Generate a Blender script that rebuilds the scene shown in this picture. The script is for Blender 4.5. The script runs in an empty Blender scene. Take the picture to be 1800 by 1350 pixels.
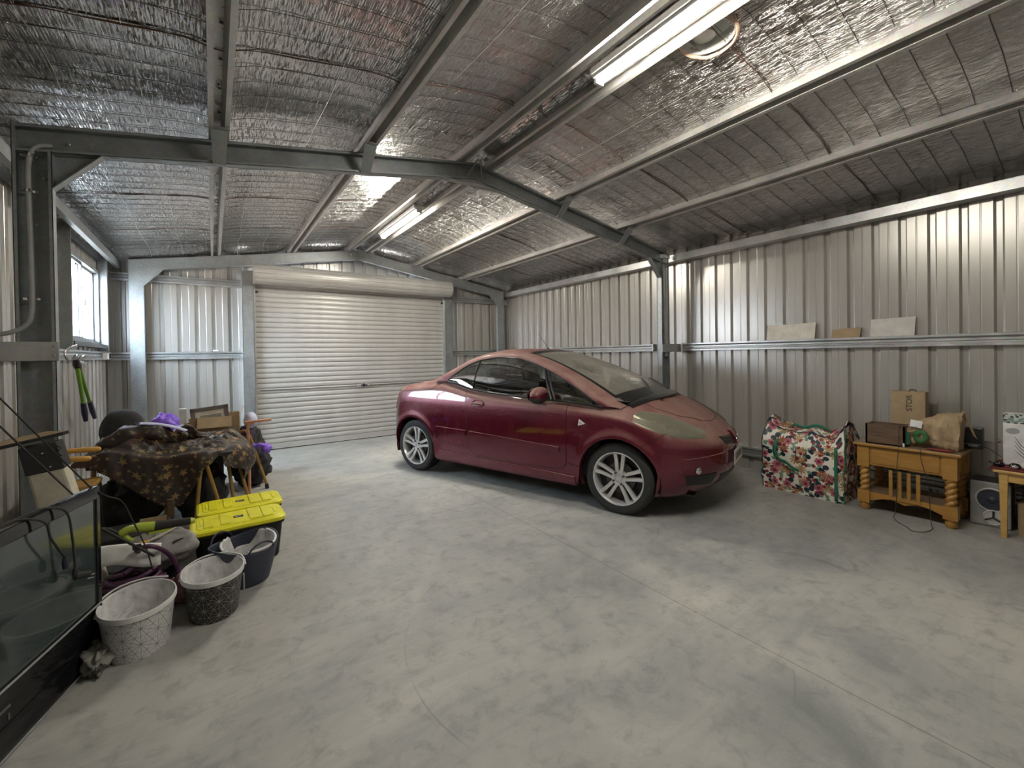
import bpy, bmesh, math, random
from mathutils import Vector, Matrix, noise as mnoise
from math import sin, cos, pi, sqrt, radians, atan2, hypot, floor, exp

random.seed(7)
S = bpy.context.scene
COL = S.collection

# ------------------------------------------------------------------ camera
CAM_H = 1.35
cd = bpy.data.cameras.new('camera')
cam = bpy.data.objects.new('camera', cd)
COL.objects.link(cam)
yaw, pitch, roll = .6080, -.00808, -.01502
fw = Vector((sin(yaw)*cos(pitch), cos(yaw)*cos(pitch), sin(pitch)))
r0 = Vector((cos(yaw), -sin(yaw), 0)); u0 = r0.cross(fw)
rr = r0*cos(roll)+u0*sin(roll); uu = -r0*sin(roll)+u0*cos(roll)
M = Matrix((rr, uu, -fw)).transposed().to_4x4()
M.translation = Vector((0, 0, CAM_H))
cam.matrix_world = M
cd.sensor_fit = 'HORIZONTAL'; cd.sensor_width = 36
cd.lens = 754.98/1800*36
cd.shift_y = -(675-629.67)/1800
cd.clip_start = .05; cd.clip_end = 200
S.camera = cam

# ------------------------------------------------------------------ world, exposure
W = bpy.data.worlds.new('daylight'); S.world = W; W.use_nodes = True
bg = W.node_tree.nodes['Background']
bg.inputs[0].default_value = (.74, .84, 1, 1); bg.inputs[1].default_value = 17.0
S.view_settings.view_transform = 'Standard'; S.view_settings.look = 'None'
S.view_settings.gamma = 1; S.view_settings.use_curve_mapping = False
S.view_settings.exposure = 1.18
TUBE = 105.0          # strength of the fluorescent diffusers

# ------------------------------------------------------------------ node helper
class NT:
    def __init__(s, name):
        s.m = bpy.data.materials.new(name); s.m.use_nodes = True
        s.t = s.m.node_tree; s.n = s.t.nodes; s.l = s.t.links
        s.b = s.n['Principled BSDF']
    def new(s, ty, **k):
        n = s.n.new(ty)
        for a, b in k.items(): setattr(n, a, b)
        return n
    def put(s, sock, v):
        if v is None: return
        if isinstance(v, bpy.types.NodeSocket): s.l.new(v, sock)
        else:
            if hasattr(sock.default_value, '__len__') and not isinstance(v, (int, float)):
                v = list(v)
                if len(sock.default_value) == 4 and len(v) == 3: v = v+[1]
            sock.default_value = v
    def mt(s, op, a, b=None, c=None, clamp=False):
        n = s.new('ShaderNodeMath', operation=op, use_clamp=clamp)
        for i, v in enumerate((a, b, c)):
            if v is not None: s.put(n.inputs[i], v)
        return n.outputs[0]
    def vm(s, op, a, b=None):
        n = s.new('ShaderNodeVectorMath', operation=op)
        s.put(n.inputs[0], a)
        if b is not None: s.put(n.inputs[1], b)
        return n.outputs[0]
    def pos(s, kind='Object'):
        return s.new('ShaderNodeTexCoord').outputs[kind]
    def wpos(s):
        return s.new('ShaderNodeNewGeometry').outputs['Position']
    def nrm(s):
        return s.new('ShaderNodeNewGeometry').outputs['Normal']
    def sep(s, v):
        n = s.new('ShaderNodeSeparateXYZ'); s.put(n.inputs[0], v); return n.outputs
    def comb(s, x, y, z=0.0):
        n = s.new('ShaderNodeCombineXYZ')
        for i, v in enumerate((x, y, z)): s.put(n.inputs[i], v)
        return n.outputs[0]
    def map(s, v, sc=(1, 1, 1), rot=(0, 0, 0)):
        n = s.new('ShaderNodeMapping'); s.put(n.inputs[0], v)
        n.inputs['Scale'].default_value = sc; n.inputs['Rotation'].default_value = rot
        return n.outputs[0]
    def noise(s, v, sc=5, det=4, ro=.55, dist=0):
        n = s.new('ShaderNodeTexNoise'); s.put(n.inputs['Vector'], v)
        n.inputs['Scale'].default_value = sc; n.inputs['Detail'].default_value = det
        n.inputs['Roughness'].default_value = ro; n.inputs['Distortion'].default_value = dist
        return n.outputs[0]
    def vor(s, v, sc=5, rnd=1.0, feature='F1', out='Distance', dim='3D'):
        n = s.new('ShaderNodeTexVoronoi', feature=feature, voronoi_dimensions=dim); s.put(n.inputs['Vector'], v)
        n.inputs['Scale'].default_value = sc; n.inputs['Randomness'].default_value = rnd
        return n.outputs if out is None else n.outputs[out]
    def ramp(s, f, st, interp='LINEAR'):
        n = s.new('ShaderNodeValToRGB'); s.put(n.inputs[0], f); r = n.color_ramp; r.interpolation = interp
        while len(r.elements) < len(st): r.elements.new(1)
        for e, (p, c) in zip(r.elements, st):
            e.position = p; e.color = tuple(c)+(1,) if len(c) == 3 else c
        return n.outputs[0]
    def mix(s, f, a, b, mode='MIX'):
        n = s.new('ShaderNodeMix', data_type='RGBA', blend_type=mode)
        s.put(n.inputs[0], f); s.put(n.inputs[6], a); s.put(n.inputs[7], b); return n.outputs[2]
    def rng(s, v, a, b, c=0., d=1.):
        n = s.new('ShaderNodeMapRange'); s.put(n.inputs[0], v)
        for i, q in enumerate((a, b, c, d)): s.put(n.inputs[i+1], q)
        return n.outputs[0]
    def bump(s, h, st=.3, dist=.01):
        n = s.new('ShaderNodeBump'); s.put(n.inputs['Height'], h)
        n.inputs['Strength'].default_value = st; n.inputs['Distance'].default_value = dist
        s.l.new(n.outputs[0], s.b.inputs['Normal']); return n.outputs[0]
    def set(s, **k):
        nm = dict(col='Base Color', rough='Roughness', metal='Metallic', spec='Specular IOR Level', coat='Coat Weight',
                  coatr='Coat Roughness', em='Emission Color', ems='Emission Strength', sheen='Sheen Weight', trans='Transmission Weight', alpha='Alpha', ior='IOR')
        for a, v in k.items(): s.put(s.b.inputs[nm[a]], v)
        return s.m

def simple(name, col, rough=.6, metal=0., var=.12, sc=14, bump=0., bsc=60, **k):
    t = NT(name); p = t.pos()
    n = t.noise(p, sc, 4)
    c = t.mix(t.rng(n, .3, .7), [q*(1-var) for q in col], [min(1, q*(1+var)) for q in col])
    t.set(col=c, rough=rough, metal=metal, **k)
    if bump: t.bump(t.noise(p, bsc, 4), bump)
    return t.m

MT = {}
def mats():
    # concrete slab -----------------------------------------------------
    t = NT('concrete'); p = t.wpos(); x, y, z = t.sep(p)
    a = t.noise(p, .55, 8, .62, .9); b = t.noise(p, 1.7, 9, .68, 1.2); c = t.noise(p, 9, 6, .7, .4); d = t.noise(p, 90, 4, .6)
    sw = t.noise(t.map(p, (1.1, 7, 1), (0, 0, .5)), 1.4, 6, .65, 1.5)
    base = t.ramp(a, [(.34, (.225, .24, .235)), (.46, (.325, .335, .325)), (.54, (.41, .415, .385)), (.66, (.54, .53, .48))])
    base = t.mix(t.rng(b, .38, .66), base, t.mix(.5, base, (.53, .525, .48)))
    base = t.mix(t.mt('MULTIPLY', t.rng(c, .50, .66), .5), base, (.20, .21, .205))
    base = t.mix(t.mt('MULTIPLY', t.rng(sw, .48, .66), .28), base, (.235, .25, .255))
    base = t.mix(t.mt('MULTIPLY', t.rng(d, .5, .8), .22), base, (.5, .48, .42))
    # worn arc marks left by turned tyres
    arcs = None
    for (cx, cy, r, w) in ((2.6, 3.9, 1.05, .006), (2.3, 2.7, .8, .005), (2.75, 1.1, .42, .02), (3.1, 1.3, .36, .012), (1.55, 1.6, .9, .004)):
        rad = t.mt('SQRT', t.mt('ADD', t.mt('POWER', t.mt('SUBTRACT', x, cx), 2), t.mt('POWER', t.mt('SUBTRACT', y, cy), 2)))
        m = t.mt('LESS_THAN', t.mt('ABSOLUTE', t.mt('SUBTRACT', rad, r)), w)
        arcs = m if arcs is None else t.mt('MAXIMUM', arcs, m)
    arcs = t.mt('MULTIPLY', arcs, t.rng(t.noise(p, 2.2, 3), .5, .62))
    base = t.mix(t.mt('MULTIPLY', arcs, .35), base, (.15, .15, .15))
    # saw cuts
    wob = t.mt('MULTIPLY', t.mt('SUBTRACT', t.noise(p, 14, 2), .5), .004)
    sx = t.mt('LESS_THAN', t.mt('ABSOLUTE', t.mt('SUBTRACT', t.mt('ADD', x, wob), 2.034)), .0022)
    sy = t.mt('LESS_THAN', t.mt('ABSOLUTE', t.mt('SUBTRACT', t.mt('ADD', y, wob), 3.40)), .0022)
    cut = t.mt('MAXIMUM', sx, sy)
    base = t.mix(t.mt('MULTIPLY', cut, .7), base, (.10, .09, .08))
    t.set(col=base, rough=t.rng(b, .3, .7, .42, .66), spec=.4)
    t.bump(t.mt('SUBTRACT', t.mt('MULTIPLY', c, .6), t.mt('MULTIPLY', cut, 2)), .12, .004)
    MT['floor'] = t.m
    # wall sheeting -----------------------------------------------------
    def sheet(nm, col, rough, metal=.15):
        t = NT(nm); p = t.wpos()
        n = t.noise(t.map(p, (2, 2, .35)), 3, 4)
        c = t.mix(t.rng(n, .3, .7), [q*.93 for q in col], [q*1.05 for q in col])
        t.set(col=c, rough=rough, metal=metal, spec=.5); t.bump(t.noise(t.map(p, (1, 1, .3)), 7, 2), .05, .02)
        MT[nm] = t.m
    sheet('wall_sheet', (.465, .45, .42), .27, .35)
    sheet('door_sheet', (.50, .495, .475), .36, .12)
    # steel -------------------------------------------------------------
    def gal(nm, col, rough=.42, metal=.75):
        t = NT(nm); p = t.pos()
        v = t.vor(p, 60, out='Color'); n = t.noise(p, 6, 4)
        c = t.mix(t.rng(n, .3, .7), [q*.85 for q in col], [q*1.12 for q in col])
        c = t.mix(.10, c, v, 'OVERLAY')
        t.set(col=c, rough=t.rng(n, .3, .7, rough-.06, rough+.08), metal=metal); MT[nm] = t.m
    gal('steel', (.35, .375, .38), .45, .62); gal('steel_light', (.55, .56, .56), .34, .7); gal('steel_dark', (.20, .21, .21), .4)
    gal('purlin_steel', (.54, .53, .51), .38, .4)
    # roof foil ---------------------------------------------------------
    t = NT('foil'); p = t.wpos(); x, y, z = t.sep(p)
    s1 = t.noise(t.map(p, (125, 13, 13)), 1, 3, .6, .2)
    s2 = t.noise(t.map(p, (70, 9, 9)), 1, 2, .6, .3)
    s3 = t.noise(p, 5, 4, .6, .5)
    quilt = t.mt('ABSOLUTE', t.mt('SINE', t.mt('MULTIPLY', x, pi/.0125)))
    hgt = t.mt('ADD', t.mt('MULTIPLY', t.rng(s1, .53, .70), .55), t.mt('ADD', t.mt('MULTIPLY', s2, .28), t.mt('ADD', t.mt('MULTIPLY', s3, .35), t.mt('MULTIPLY', quilt, .06))))
    n4 = t.noise(p, 1.3, 3)
    c = t.mix(t.rng(n4, .3, .7), (.52, .515, .51), (.72, .71, .70))
    t.set(col=c, metal=1., rough=t.rng(s2, .3, .7, .10, .18)); t.bump(hgt, 1., .010)
    MT['foil'] = t.m
    MT['foil_joint'] = simple('foil_joint', (.16, .085, .06), .5, .3)
    MT['wire_dark'] = simple('wire_dark', (.10, .09, .08), .5, .6)
    MT['wire_light'] = simple('wire_light', (.75, .73, .68), .35, .5)
    MT['foam'] = simple('foam', (.75, .5, .36), .8, bump=.4)
    # generic -----------------------------------------------------------
    G = dict(white_plastic=((.78, .78, .76), .35), pipe=((.36, .37, .37), .45), vent_grey=((.66, .68, .66), .5), black_plastic=((.022, .022, .024), .35), rubber=((.028, .028, .027), .75),
             black_gloss=((.008, .008, .010), .08), yellow_lid=((.80, .76, .02), .4), tote_black=((.010, .010, .010), .62), tub_navy=((.040, .047, .075), .5),
             card=((.36, .26, .15), .8), card_white=((.70, .66, .58), .75), card_grey=((.62, .60, .56), .75), pine=((.60, .38, .13), .5), paper=((.40, .29, .17), .85),
             purple=((.26, .13, .72), .45), dark_cloth=((.035, .034, .035), .85), grey_cloth=((.36, .35, .33), .9), purple_dark=((.06, .035, .08), .8), hose=((.085, .03, .075), .45),
             red_cloth=((.20, .035, .03), .85), lime=((.40, .50, .06), .35), green_grip=((.14, .30, .03), .3), bag_green=((.035, .13, .035), .6), handle_navy=((.022, .02, .045), .5), cream=((.56, .53, .42), .7), cane=((.40, .24, .07), .32),
             copper_wood=((.62, .30, .16), .5), white_paint=((.80, .80, .78), .4), blue_white=((.55, .58, .78), .6), frame_wood=((.16, .14, .125), .5), rust_orange=((.65, .36, .08), .45),
             chrome=((.75, .75, .75), .12), dark_seat=((.03, .03, .032), .8), dirt_white=((.74, .74, .73), .55), label_black=((.02, .02, .02), .4), sticker=((.8, .8, .8), .5), green_strap=((.02, .17, .10), .5),
             rag=((.30, .30, .27), .95), brick=((.72, .50, .36), .9), ground=((.45, .40, .34), .9), screen_grey=((.012, .017, .017), .1), pink_cloth=((.30, .14, .15), .9), lens_white=((.8, .78, .7), .3))
    for k, (c, r) in G.items():
        MT[k] = simple(k, c, r, metal=1. if k == 'chrome' else 0., bump=.25 if k in ('grey_cloth', 'dark_cloth', 'rag', 'red_cloth', 'paper', 'cream') else 0)
    # timbers -----------------------------------------------------------
    def wood(nm, c1, c2, rough, sc=(1, 14, 14), dust=0.):
        t = NT(nm); p = t.pos()
        g = t.noise(t.map(p, sc), 3, 6, .6, .8)
        c = t.mix(t.rng(g, .35, .65), c1, c2)
        if dust:
            nz = t.sep(t.nrm())[2]
            c = t.mix(t.mt('MULTIPLY', t.rng(nz, .6, .95), dust), c, (.22, .18, .14))
        t.set(col=c, rough=rough); t.bump(g, .08); MT[nm] = t.m
    wood('honey_wood', (.44, .235, .055), (.36, .18, .038), .32, (14, 1.5, 14), .75)
    wood('crate_wood', (.16, .10, .055), (.085, .052, .03), .7, (14, 2, 14))
    wood('pine_wood', (.62, .40, .13), (.52, .31, .09), .35, (14, 2, 14))
    # tube light --------------------------------------------------------
    t = NT('lit_diffuser'); t.set(col=(1, 1, 1), em=(1.0, .94, .83), ems=TUBE*.80); MT['lit'] = t.m
    t = NT('lit_diffuser_far'); t.set(col=(1, 1, 1), em=(1.0, .93, .81), ems=TUBE*1.25); MT['lit_far'] = t.m
    # car paint ---------------------------------------------------------
    t = NT('red_paint'); p = t.pos(); nz = t.sep(t.nrm())[2]
    fl = t.noise(p, 900, 1)
    c = t.mix(t.rng(fl, .4, .6), (.10, .003, .015), (.185, .008, .032))
    du = t.noise(p, 3.2, 6, .65, .6); du2 = t.noise(p, 22, 3, .6)
    dm = t.mt('MULTIPLY', t.rng(nz, .10, .60), t.rng(du, .30, .62, .35, 1.))
    dm = t.mt('MINIMUM', t.mt('ADD', t.mt('MULTIPLY', dm, .88), t.mt('MULTIPLY', t.rng(du2, .5, .8), .04)), .86)
    c = t.mix(dm, c, (.32, .205, .165))
    t.set(col=c, metal=t.rng(dm, 0., .6, .45, 0.), rough=t.rng(dm, 0., .7, .24, .75), coat=t.rng(dm, 0., .7, 1., .0), coatr=.04)
    MT['paint'] = t.m
    MT['seam'] = simple('seam_black', (.012, .008, .010), .5)
    MT['trim_black'] = simple('trim_black', (.018, .018, .019), .4)
    t = NT('window_tint')
    fr = t.new('ShaderNodeFresnel'); fr.inputs[0].default_value = 1.55
    tr = t.new('ShaderNodeBsdfTransparent'); tr.inputs[0].default_value = (.34, .38, .36, 1)
    gl = t.new('ShaderNodeBsdfGlossy'); gl.inputs['Roughness'].default_value = .015; gl.inputs[0].default_value = (.9, .9, .9, 1)
    mx = t.new('ShaderNodeMixShader'); bf = t.new('ShaderNodeNewGeometry').outputs['Backfacing']; f2 = t.mt('MULTIPLY', t.mt('MINIMUM', t.mt('MULTIPLY_ADD', fr.outputs[0], 2.6, .05), .95), t.mt('SUBTRACT', 1., bf))
    t.put(mx.inputs[0], f2); t.l.new(tr.outputs[0], mx.inputs[1]); t.l.new(gl.outputs[0], mx.inputs[2])
    t.l.new(mx.outputs[0], t.n['Material Output'].inputs[0]); MT['tint'] = t.m
    def glassy(nm, tcol, dust):
        t = NT(nm); fr = t.new('ShaderNodeFresnel'); fr.inputs[0].default_value = 1.5
        tr = t.new('ShaderNodeBsdfTransparent'); tr.inputs[0].default_value = tcol+(1,)
        gl = t.new('ShaderNodeBsdfGlossy'); gl.inputs['Roughness'].default_value = .05
        df = t.new('ShaderNodeBsdfDiffuse'); df.inputs[0].default_value = (.42, .40, .35, 1)
        m1 = t.new('ShaderNodeMixShader'); m2 = t.new('ShaderNodeMixShader')
        bf = t.new('ShaderNodeNewGeometry').outputs['Backfacing']; t.l.new(t.mt('MULTIPLY', t.mt('MINIMUM', fr.outputs[0], 1.), t.mt('SUBTRACT', 1., bf)), m1.inputs[0]); t.l.new(tr.outputs[0], m1.inputs[1]); t.l.new(gl.outputs[0], m1.inputs[2])
        t.put(m2.inputs[0], t.mt('MULTIPLY', t.rng(t.noise(t.pos(), 3, 5, .6), .3, .7, .6, 1.2), dust) if dust else 0.)
        t.l.new(m1.outputs[0], m2.inputs[1]); t.l.new(df.outputs[0], m2.inputs[2])
        t.l.new(m2.outputs[0], t.n['Material Output'].inputs[0]); MT[nm] = t.m
    glassy('windscreen', (.72, .76, .70), .50); glassy('clear_glass', (.93, .95, .95), 0); glassy('lamp_glass', (.62, .62, .50), .30)
    MT['alloy'] = simple('alloy', (.78, .78, .78), .28, .7, var=.05)
    MT['disc'] = simple('disc_metal', (.10, .10, .10), .5, .6)
    t = NT('tail_red'); t.set(col=(.45, .02, .03), rough=.12, coat=1.); MT['tail'] = t.m
    # screen of the television -------------------------------------------
    t = NT('tv_screen'); p = t.pos(); n = t.noise(p, 1.5, 4)
    t.set(col=t.mix(n, (.034, .050, .051), (.050, .066, .066)), rough=.11, spec=.8, coat=.3); MT['screen'] = t.m

    # floral shopping bag --------------------------------------------------
    def flower(t, uv, sc, rad, npet, sharp, seed, inner=0.0):
        v = t.vm('ADD', uv, seed)
        o = t.vor(v, sc, .85, out=None, dim='2D')
        d = t.vm('SUBTRACT', v, o['Position'])
        dx, dy, _ = t.sep(d)
        ang = t.mt('ARCTAN2', dy, dx); r = t.mt('SQRT', t.mt('ADD', t.mt('MULTIPLY', dx, dx), t.mt('MULTIPLY', dy, dy)))
        rc = t.sep(o['Color'])
        pet = t.mt('ABSOLUTE', t.mt('COSINE', t.mt('MULTIPLY', t.mt('ADD', ang, t.mt('MULTIPLY', rc[0], 6.)), npet/2.)))
        lim = t.mt('MULTIPLY', t.mt('ADD', 1-sharp, t.mt('MULTIPLY', pet, sharp)), rad)
        m = t.mt('LESS_THAN', r, lim)
        if inner: m = t.mt('MULTIPLY', m, t.mt('GREATER_THAN', r, inner))
        return m, r, rc
    t = NT('floral_fabric'); uv = t.map(t.new('ShaderNodeTexCoord').outputs['UV'], (.88, .88, 1))
    c = (.80, .77, .69)
    m, r, rc = flower(t, uv, 17, .030, 2, .96, (3.3, 1.7, 0)); c = t.mix(t.mt('MULTIPLY', m, t.mt('GREATER_THAN', rc[1], .40)), c, (.16, .30, .20))
    m, r, rc = flower(t, uv, 14, .040, 2, .93, (7.1, 4.2, 0)); c = t.mix(t.mt('MULTIPLY', m, t.mt('GREATER_THAN', rc[1], .48)), c, (.012, .028, .045))
    m, r, rc = flower(t, uv, 11, .044, 9, .88, (1.9, 8.3, 0), .004); c = t.mix(t.mt('MULTIPLY', m, t.mt('GREATER_THAN', rc[1], .40)), c, t.mix(t.mt('GREATER_THAN', rc[2], .5), (.34, .10, .035), (.45, .24, .10)))
    m, r, rc = flower(t, uv, 19, .015, 5, .3, (5.1, 2.3, 0)); c = t.mix(t.mt('MULTIPLY', m, t.mt('GREATER_THAN', rc[1], .55)), c, (.25, .012, .03))
    m, r, rc = flower(t, uv, 8.5, .034, 6, .28, (2.7, 6.1, 0)); g = t.mt('GREATER_THAN', rc[1], .38)
    c = t.mix(t.mt('MULTIPLY', m, g), c, t.mix(t.rng(r, .012, .034), (.38, .08, .12), (.55, .20, .24)))
    c = t.mix(t.mt('MULTIPLY', t.mt('LESS_THAN', r, .008), g), c, (.06, .01, .02))
    t.set(col=c, rough=.45); MT['floral'] = t.m
    # brown cloth with stars ------------------------------------------------
    t = NT('star_fabric'); uv = t.new('ShaderNodeTexCoord').outputs['UV']; n = t.noise(uv, 6, 5, .6)
    c = t.mix(t.rng(n, .35, .65), (.022, .015, .012), (.038, .024, .020))
    c = t.mix(t.mt('MULTIPLY', t.rng(t.noise(uv, 9, 2), .55, .7), .6), c, (.10, .028, .026))
    for sc, rad, sd, th, cols in ((14, .020, (3.3, 1.7, 0), .5, ((.14, .12, .045), (.10, .09, .04))), (11.5, .031, (7.7, 2.1, 0), .5, ((.30, .18, .065), (.22, .145, .06))), (22, .014, (1.2, 5.6, 0), .55, ((.22, .16, .06), (.14, .12, .05)))):
        v = t.vm('ADD', uv, sd); o = t.vor(v, sc, .7, out=None, dim='2D'); dx, dy, _ = t.sep(t.vm('SUBTRACT', v, o['Position']))
        r = t.mt('SQRT', t.mt('ADD', t.mt('MULTIPLY', dx, dx), t.mt('MULTIPLY', dy, dy))); rc = t.sep(o['Color'])
        a = t.mt('ADD', t.mt('MULTIPLY', t.mt('ARCTAN2', dy, dx), 5/(2*pi)), rc[0])
        tri = t.mt('MULTIPLY', t.mt('ABSOLUTE', t.mt('SUBTRACT', t.mt('FRACT', a), .5)), 2.)
        m = t.mt('LESS_THAN', r, t.mt('MULTIPLY', t.mt('DIVIDE', .40, t.mt('SUBTRACT', 1., t.mt('MULTIPLY', tri, .60))), rad))
        m = t.mt('MULTIPLY', m, t.mt('GREATER_THAN', rc[1], th))
        c = t.mix(m, c, t.mix(t.mt('GREATER_THAN', rc[2], .5), cols[0], cols[1]))
    t.set(col=c, rough=.55, sheen=.05); t.bump(t.noise(uv, 60, 3), .15); MT['star'] = t.m
    # line grids on the two buckets ------------------------------------------
    def grid(nm, base, line, lw):
        t = NT(nm); uv = t.new('ShaderNodeTexCoord').outputs['UV']; u, v, _ = t.sep(uv)
        m = None
        for i, (a, sp) in enumerate([(90, .065), (30, .065), (-30, .065), (0, .0375), (60, .0375), (-60, .0375)]):
            q = t.mt('ADD', t.mt('MULTIPLY', u, sin(radians(a))), t.mt('MULTIPLY', v, cos(radians(a))))
            f = t.mt('ABSOLUTE', t.mt('SUBTRACT', t.mt('FRACT', t.mt('ADD', t.mt('DIVIDE', q, sp), 50.5)), .5))
            k = t.mt('LESS_THAN', f, lw/sp/2); m = k if m is None else t.mt('MAXIMUM', m, k)
        sc = t.noise(uv, 5, 5, .7)
        base2 = t.mix(t.mt('MULTIPLY', t.rng(sc, .5, .75), .25), base, (.3, .29, .26))
        t.set(col=t.mix(t.mt('MULTIPLY', m, .75), base2, line), rough=.4); MT[nm] = t.m
    grid('bucket_white', (.72, .72, .72), (.06, .06, .06), .0018); grid('bucket_black', (.018, .016, .016), (.42, .41, .38), .0016)
    # scuffed white plastic inside
    t = NT('scuffed_white'); p = t.pos(); n = t.noise(p, 9, 6, .7, .6); n2 = t.noise(p, 40, 4, .7)
    c = t.mix(t.rng(n, .45, .7), (.78, .78, .78), (.44, .43, .42)); c = t.mix(t.mt('MULTIPLY', t.rng(n2, .6, .75), .4), c, (.12, .11, .10))
    t.set(col=c, rough=.45); MT['scuffed'] = t.m
    # camo-like paper band, text blocks
    t = NT('leafy_band'); uv = t.pos(); v = t.vor(uv, 70, out='Color'); s = t.sep(v)[0]
    t.set(col=t.ramp(s, [(0, (.05, .07, .06)), (.3, (.22, .30, .27)), (.55, (.6, .62, .55)), (.8, (.5, .57, .56))], 'CONSTANT'), rough=.5); MT['leafy'] = t.m
mats()

# ------------------------------------------------------------------ mesh builder
class MB:
    def __init__(s): s.v = []; s.f = []; s.uv = {}; s.mi = []
    def add(s, vs, fs, uvs=None, mi=0):
        o = len(s.v); s.v += [tuple(v) for v in vs]
        for k, f in enumerate(fs):
            s.f.append(tuple(i+o for i in f)); s.mi.append(mi)
            if uvs is not None: s.uv[len(s.f)-1] = [uvs[i] for i in f]
        return s
    def box(s, x0, x1, y0, y1, z0, z1, T=None, mi=0):
        vs = [Vector((x, y, z)) for z in (z0, z1) for x, y in ((x0, y0), (x1, y0), (x1, y1), (x0, y1))]
        if T is not None: vs = [T @ v for v in vs]
        return s.add(vs, [(3, 2, 1, 0), (4, 5, 6, 7), (0, 1, 5, 4), (1, 2, 6, 5), (2, 3, 7, 6), (3, 0, 4, 7)], None, mi)
    def prism(s, poly, fr, d0, d1, mi=0):
        """poly 2-D, fr(a,b,d)->3-D"""
        n = len(poly); vs = [fr(a, b, d0) for a, b in poly]+[fr(a, b, d1) for a, b in poly]
        fs = [tuple(range(n))[::-1], tuple(range(n, 2*n))]+[(i, (i+1) % n, (i+1) % n+n, i+n) for i in range(n)]
        return s.add(vs, fs, None, mi)
    def tube(s, path, r, n=8, closed=False, mi=0, flat=1.0):
        P = [Vector(p) for p in path]; m = len(P); vs = []; nb = None
        rs = r if hasattr(r, '__len__') else [r]*m
        for i, p in enumerate(P):
            a = P[(i-1) % m] if (i > 0 or closed) else P[i]; b = P[(i+1) % m] if (i < m-1 or closed) else P[i]
            t = (b-a); t = t.normalized() if t.length > 1e-9 else Vector((0, 0, 1))
            if nb is None:
                q = Vector((0, 0, 1)) if abs(t.z) < .9 else Vector((1, 0, 0)); nb = t.cross(q).normalized()
            nb = (nb-t*nb.dot(t)); nb = nb.normalized() if nb.length > 1e-6 else t.orthogonal().normalized()
            bb = t.cross(nb)
            for k in range(n):
                an = 2*pi*k/n; vs.append(p+nb*cos(an)*rs[i]+bb*sin(an)*rs[i]*flat)
        fs = []
        for i in range(m if closed else m-1):
            j = (i+1) % m
            for k in range(n): fs.append((i*n+k, i*n+(k+1) % n, j*n+(k+1) % n, j*n+k))
        if not closed: fs += [tuple(range(n))[::-1], tuple(range((m-1)*n, m*n))]
        return s.add(vs, fs, None, mi)
    def lathe(s, prof, n=32, T=None, sx=1., sy=1., caps=True, uv=False, mi=0):
        vs = []; uvs = []; m = len(prof)
        for i, (r, z) in enumerate(prof):
            for k in range(n+1 if uv else n):
                a = 2*pi*k/n; v = Vector((r*cos(a)*sx, r*sin(a)*sy, z)); vs.append(T @ v if T is not None else v)
                uvs.append((a*prof[0][0]*(sx+sy)/2, z))
        w = n+1 if uv else n; fs = []
        for i in range(m-1):
            for k in range(n):
                k2 = k+1 if uv else (k+1) % n
                fs.append((i*w+k, i*w+k2, (i+1)*w+k2, (i+1)*w+k))
        if caps:
            if prof[0][0] > 1e-6: fs.append(tuple(range(n))[::-1])
            if prof[-1][0] > 1e-6: fs.append(tuple(range((m-1)*w, (m-1)*w+n)))
        return s.add(vs, fs, uvs if uv else None, mi)
    def grid(s, P, uvf=None, mi=0, closeu=False):
        m = len(P); n = len(P[0]); vs = [v for row in P for v in row]; fs = []
        for i in range(m if closeu else m-1):
            for j in range(n-1):
                a = i*n+j; b = ((i+1) % m)*n+j; fs.append((a, b, b+1, a+1))
        uvs = [uvf(i, j) for i in range(m) for j in range(n)] if uvf else None
        return s.add(vs, fs, uvs, mi)
    def build(s, name, m, parent=None, origin=None, smooth=None, bevel=0, solid=0, sub=0, label=None, weld=False):
        o0 = Vector(origin) if origin is not None else Vector((0, 0, 0))
        me = bpy.data.meshes.new(name); me.from_pydata([Vector(v)-o0 for v in s.v], [], s.f)
        ms = m if isinstance(m, (list, tuple)) else [m]
        for q in ms: me.materials.append(MT[q])
        if len(ms) > 1: me.polygons.foreach_set('material_index', s.mi)
        if s.uv:
            L = me.uv_layers.new(name='UVMap')
            for p in me.polygons:
                u = s.uv.get(p.index)
                if u:
                    for li, w in zip(p.loop_indices, u): L.data[li].uv = (w[0], w[1])
        if weld:
            bm = bmesh.new(); bm.from_mesh(me); bmesh.ops.remove_doubles(bm, verts=bm.verts, dist=weld); bm.to_mesh(me); bm.free()
        me.validate(); me.update()
        if smooth is not None:
            me.polygons.foreach_set('use_smooth', [True]*len(me.polygons)); me.set_sharp_from_angle(angle=radians(smooth))
        o = bpy.data.objects.new(name, me); COL.objects.link(o); o.location = o0
        if parent is not None: o.parent = parent
        if bevel:
            b = o.modifiers.new('bevel', 'BEVEL'); b.width = bevel; b.segments = 2; b.limit_method = 'ANGLE'; b.angle_limit = radians(40)
        if solid:
            b = o.modifiers.new('thick', 'SOLIDIFY'); b.thickness = abs(solid); b.offset = -1 if solid > 0 else 1
        if sub:
            b = o.modifiers.new('sub', 'SUBSURF'); b.levels = sub; b.render_levels = sub
        if label: o['label'] = label
        return o

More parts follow.
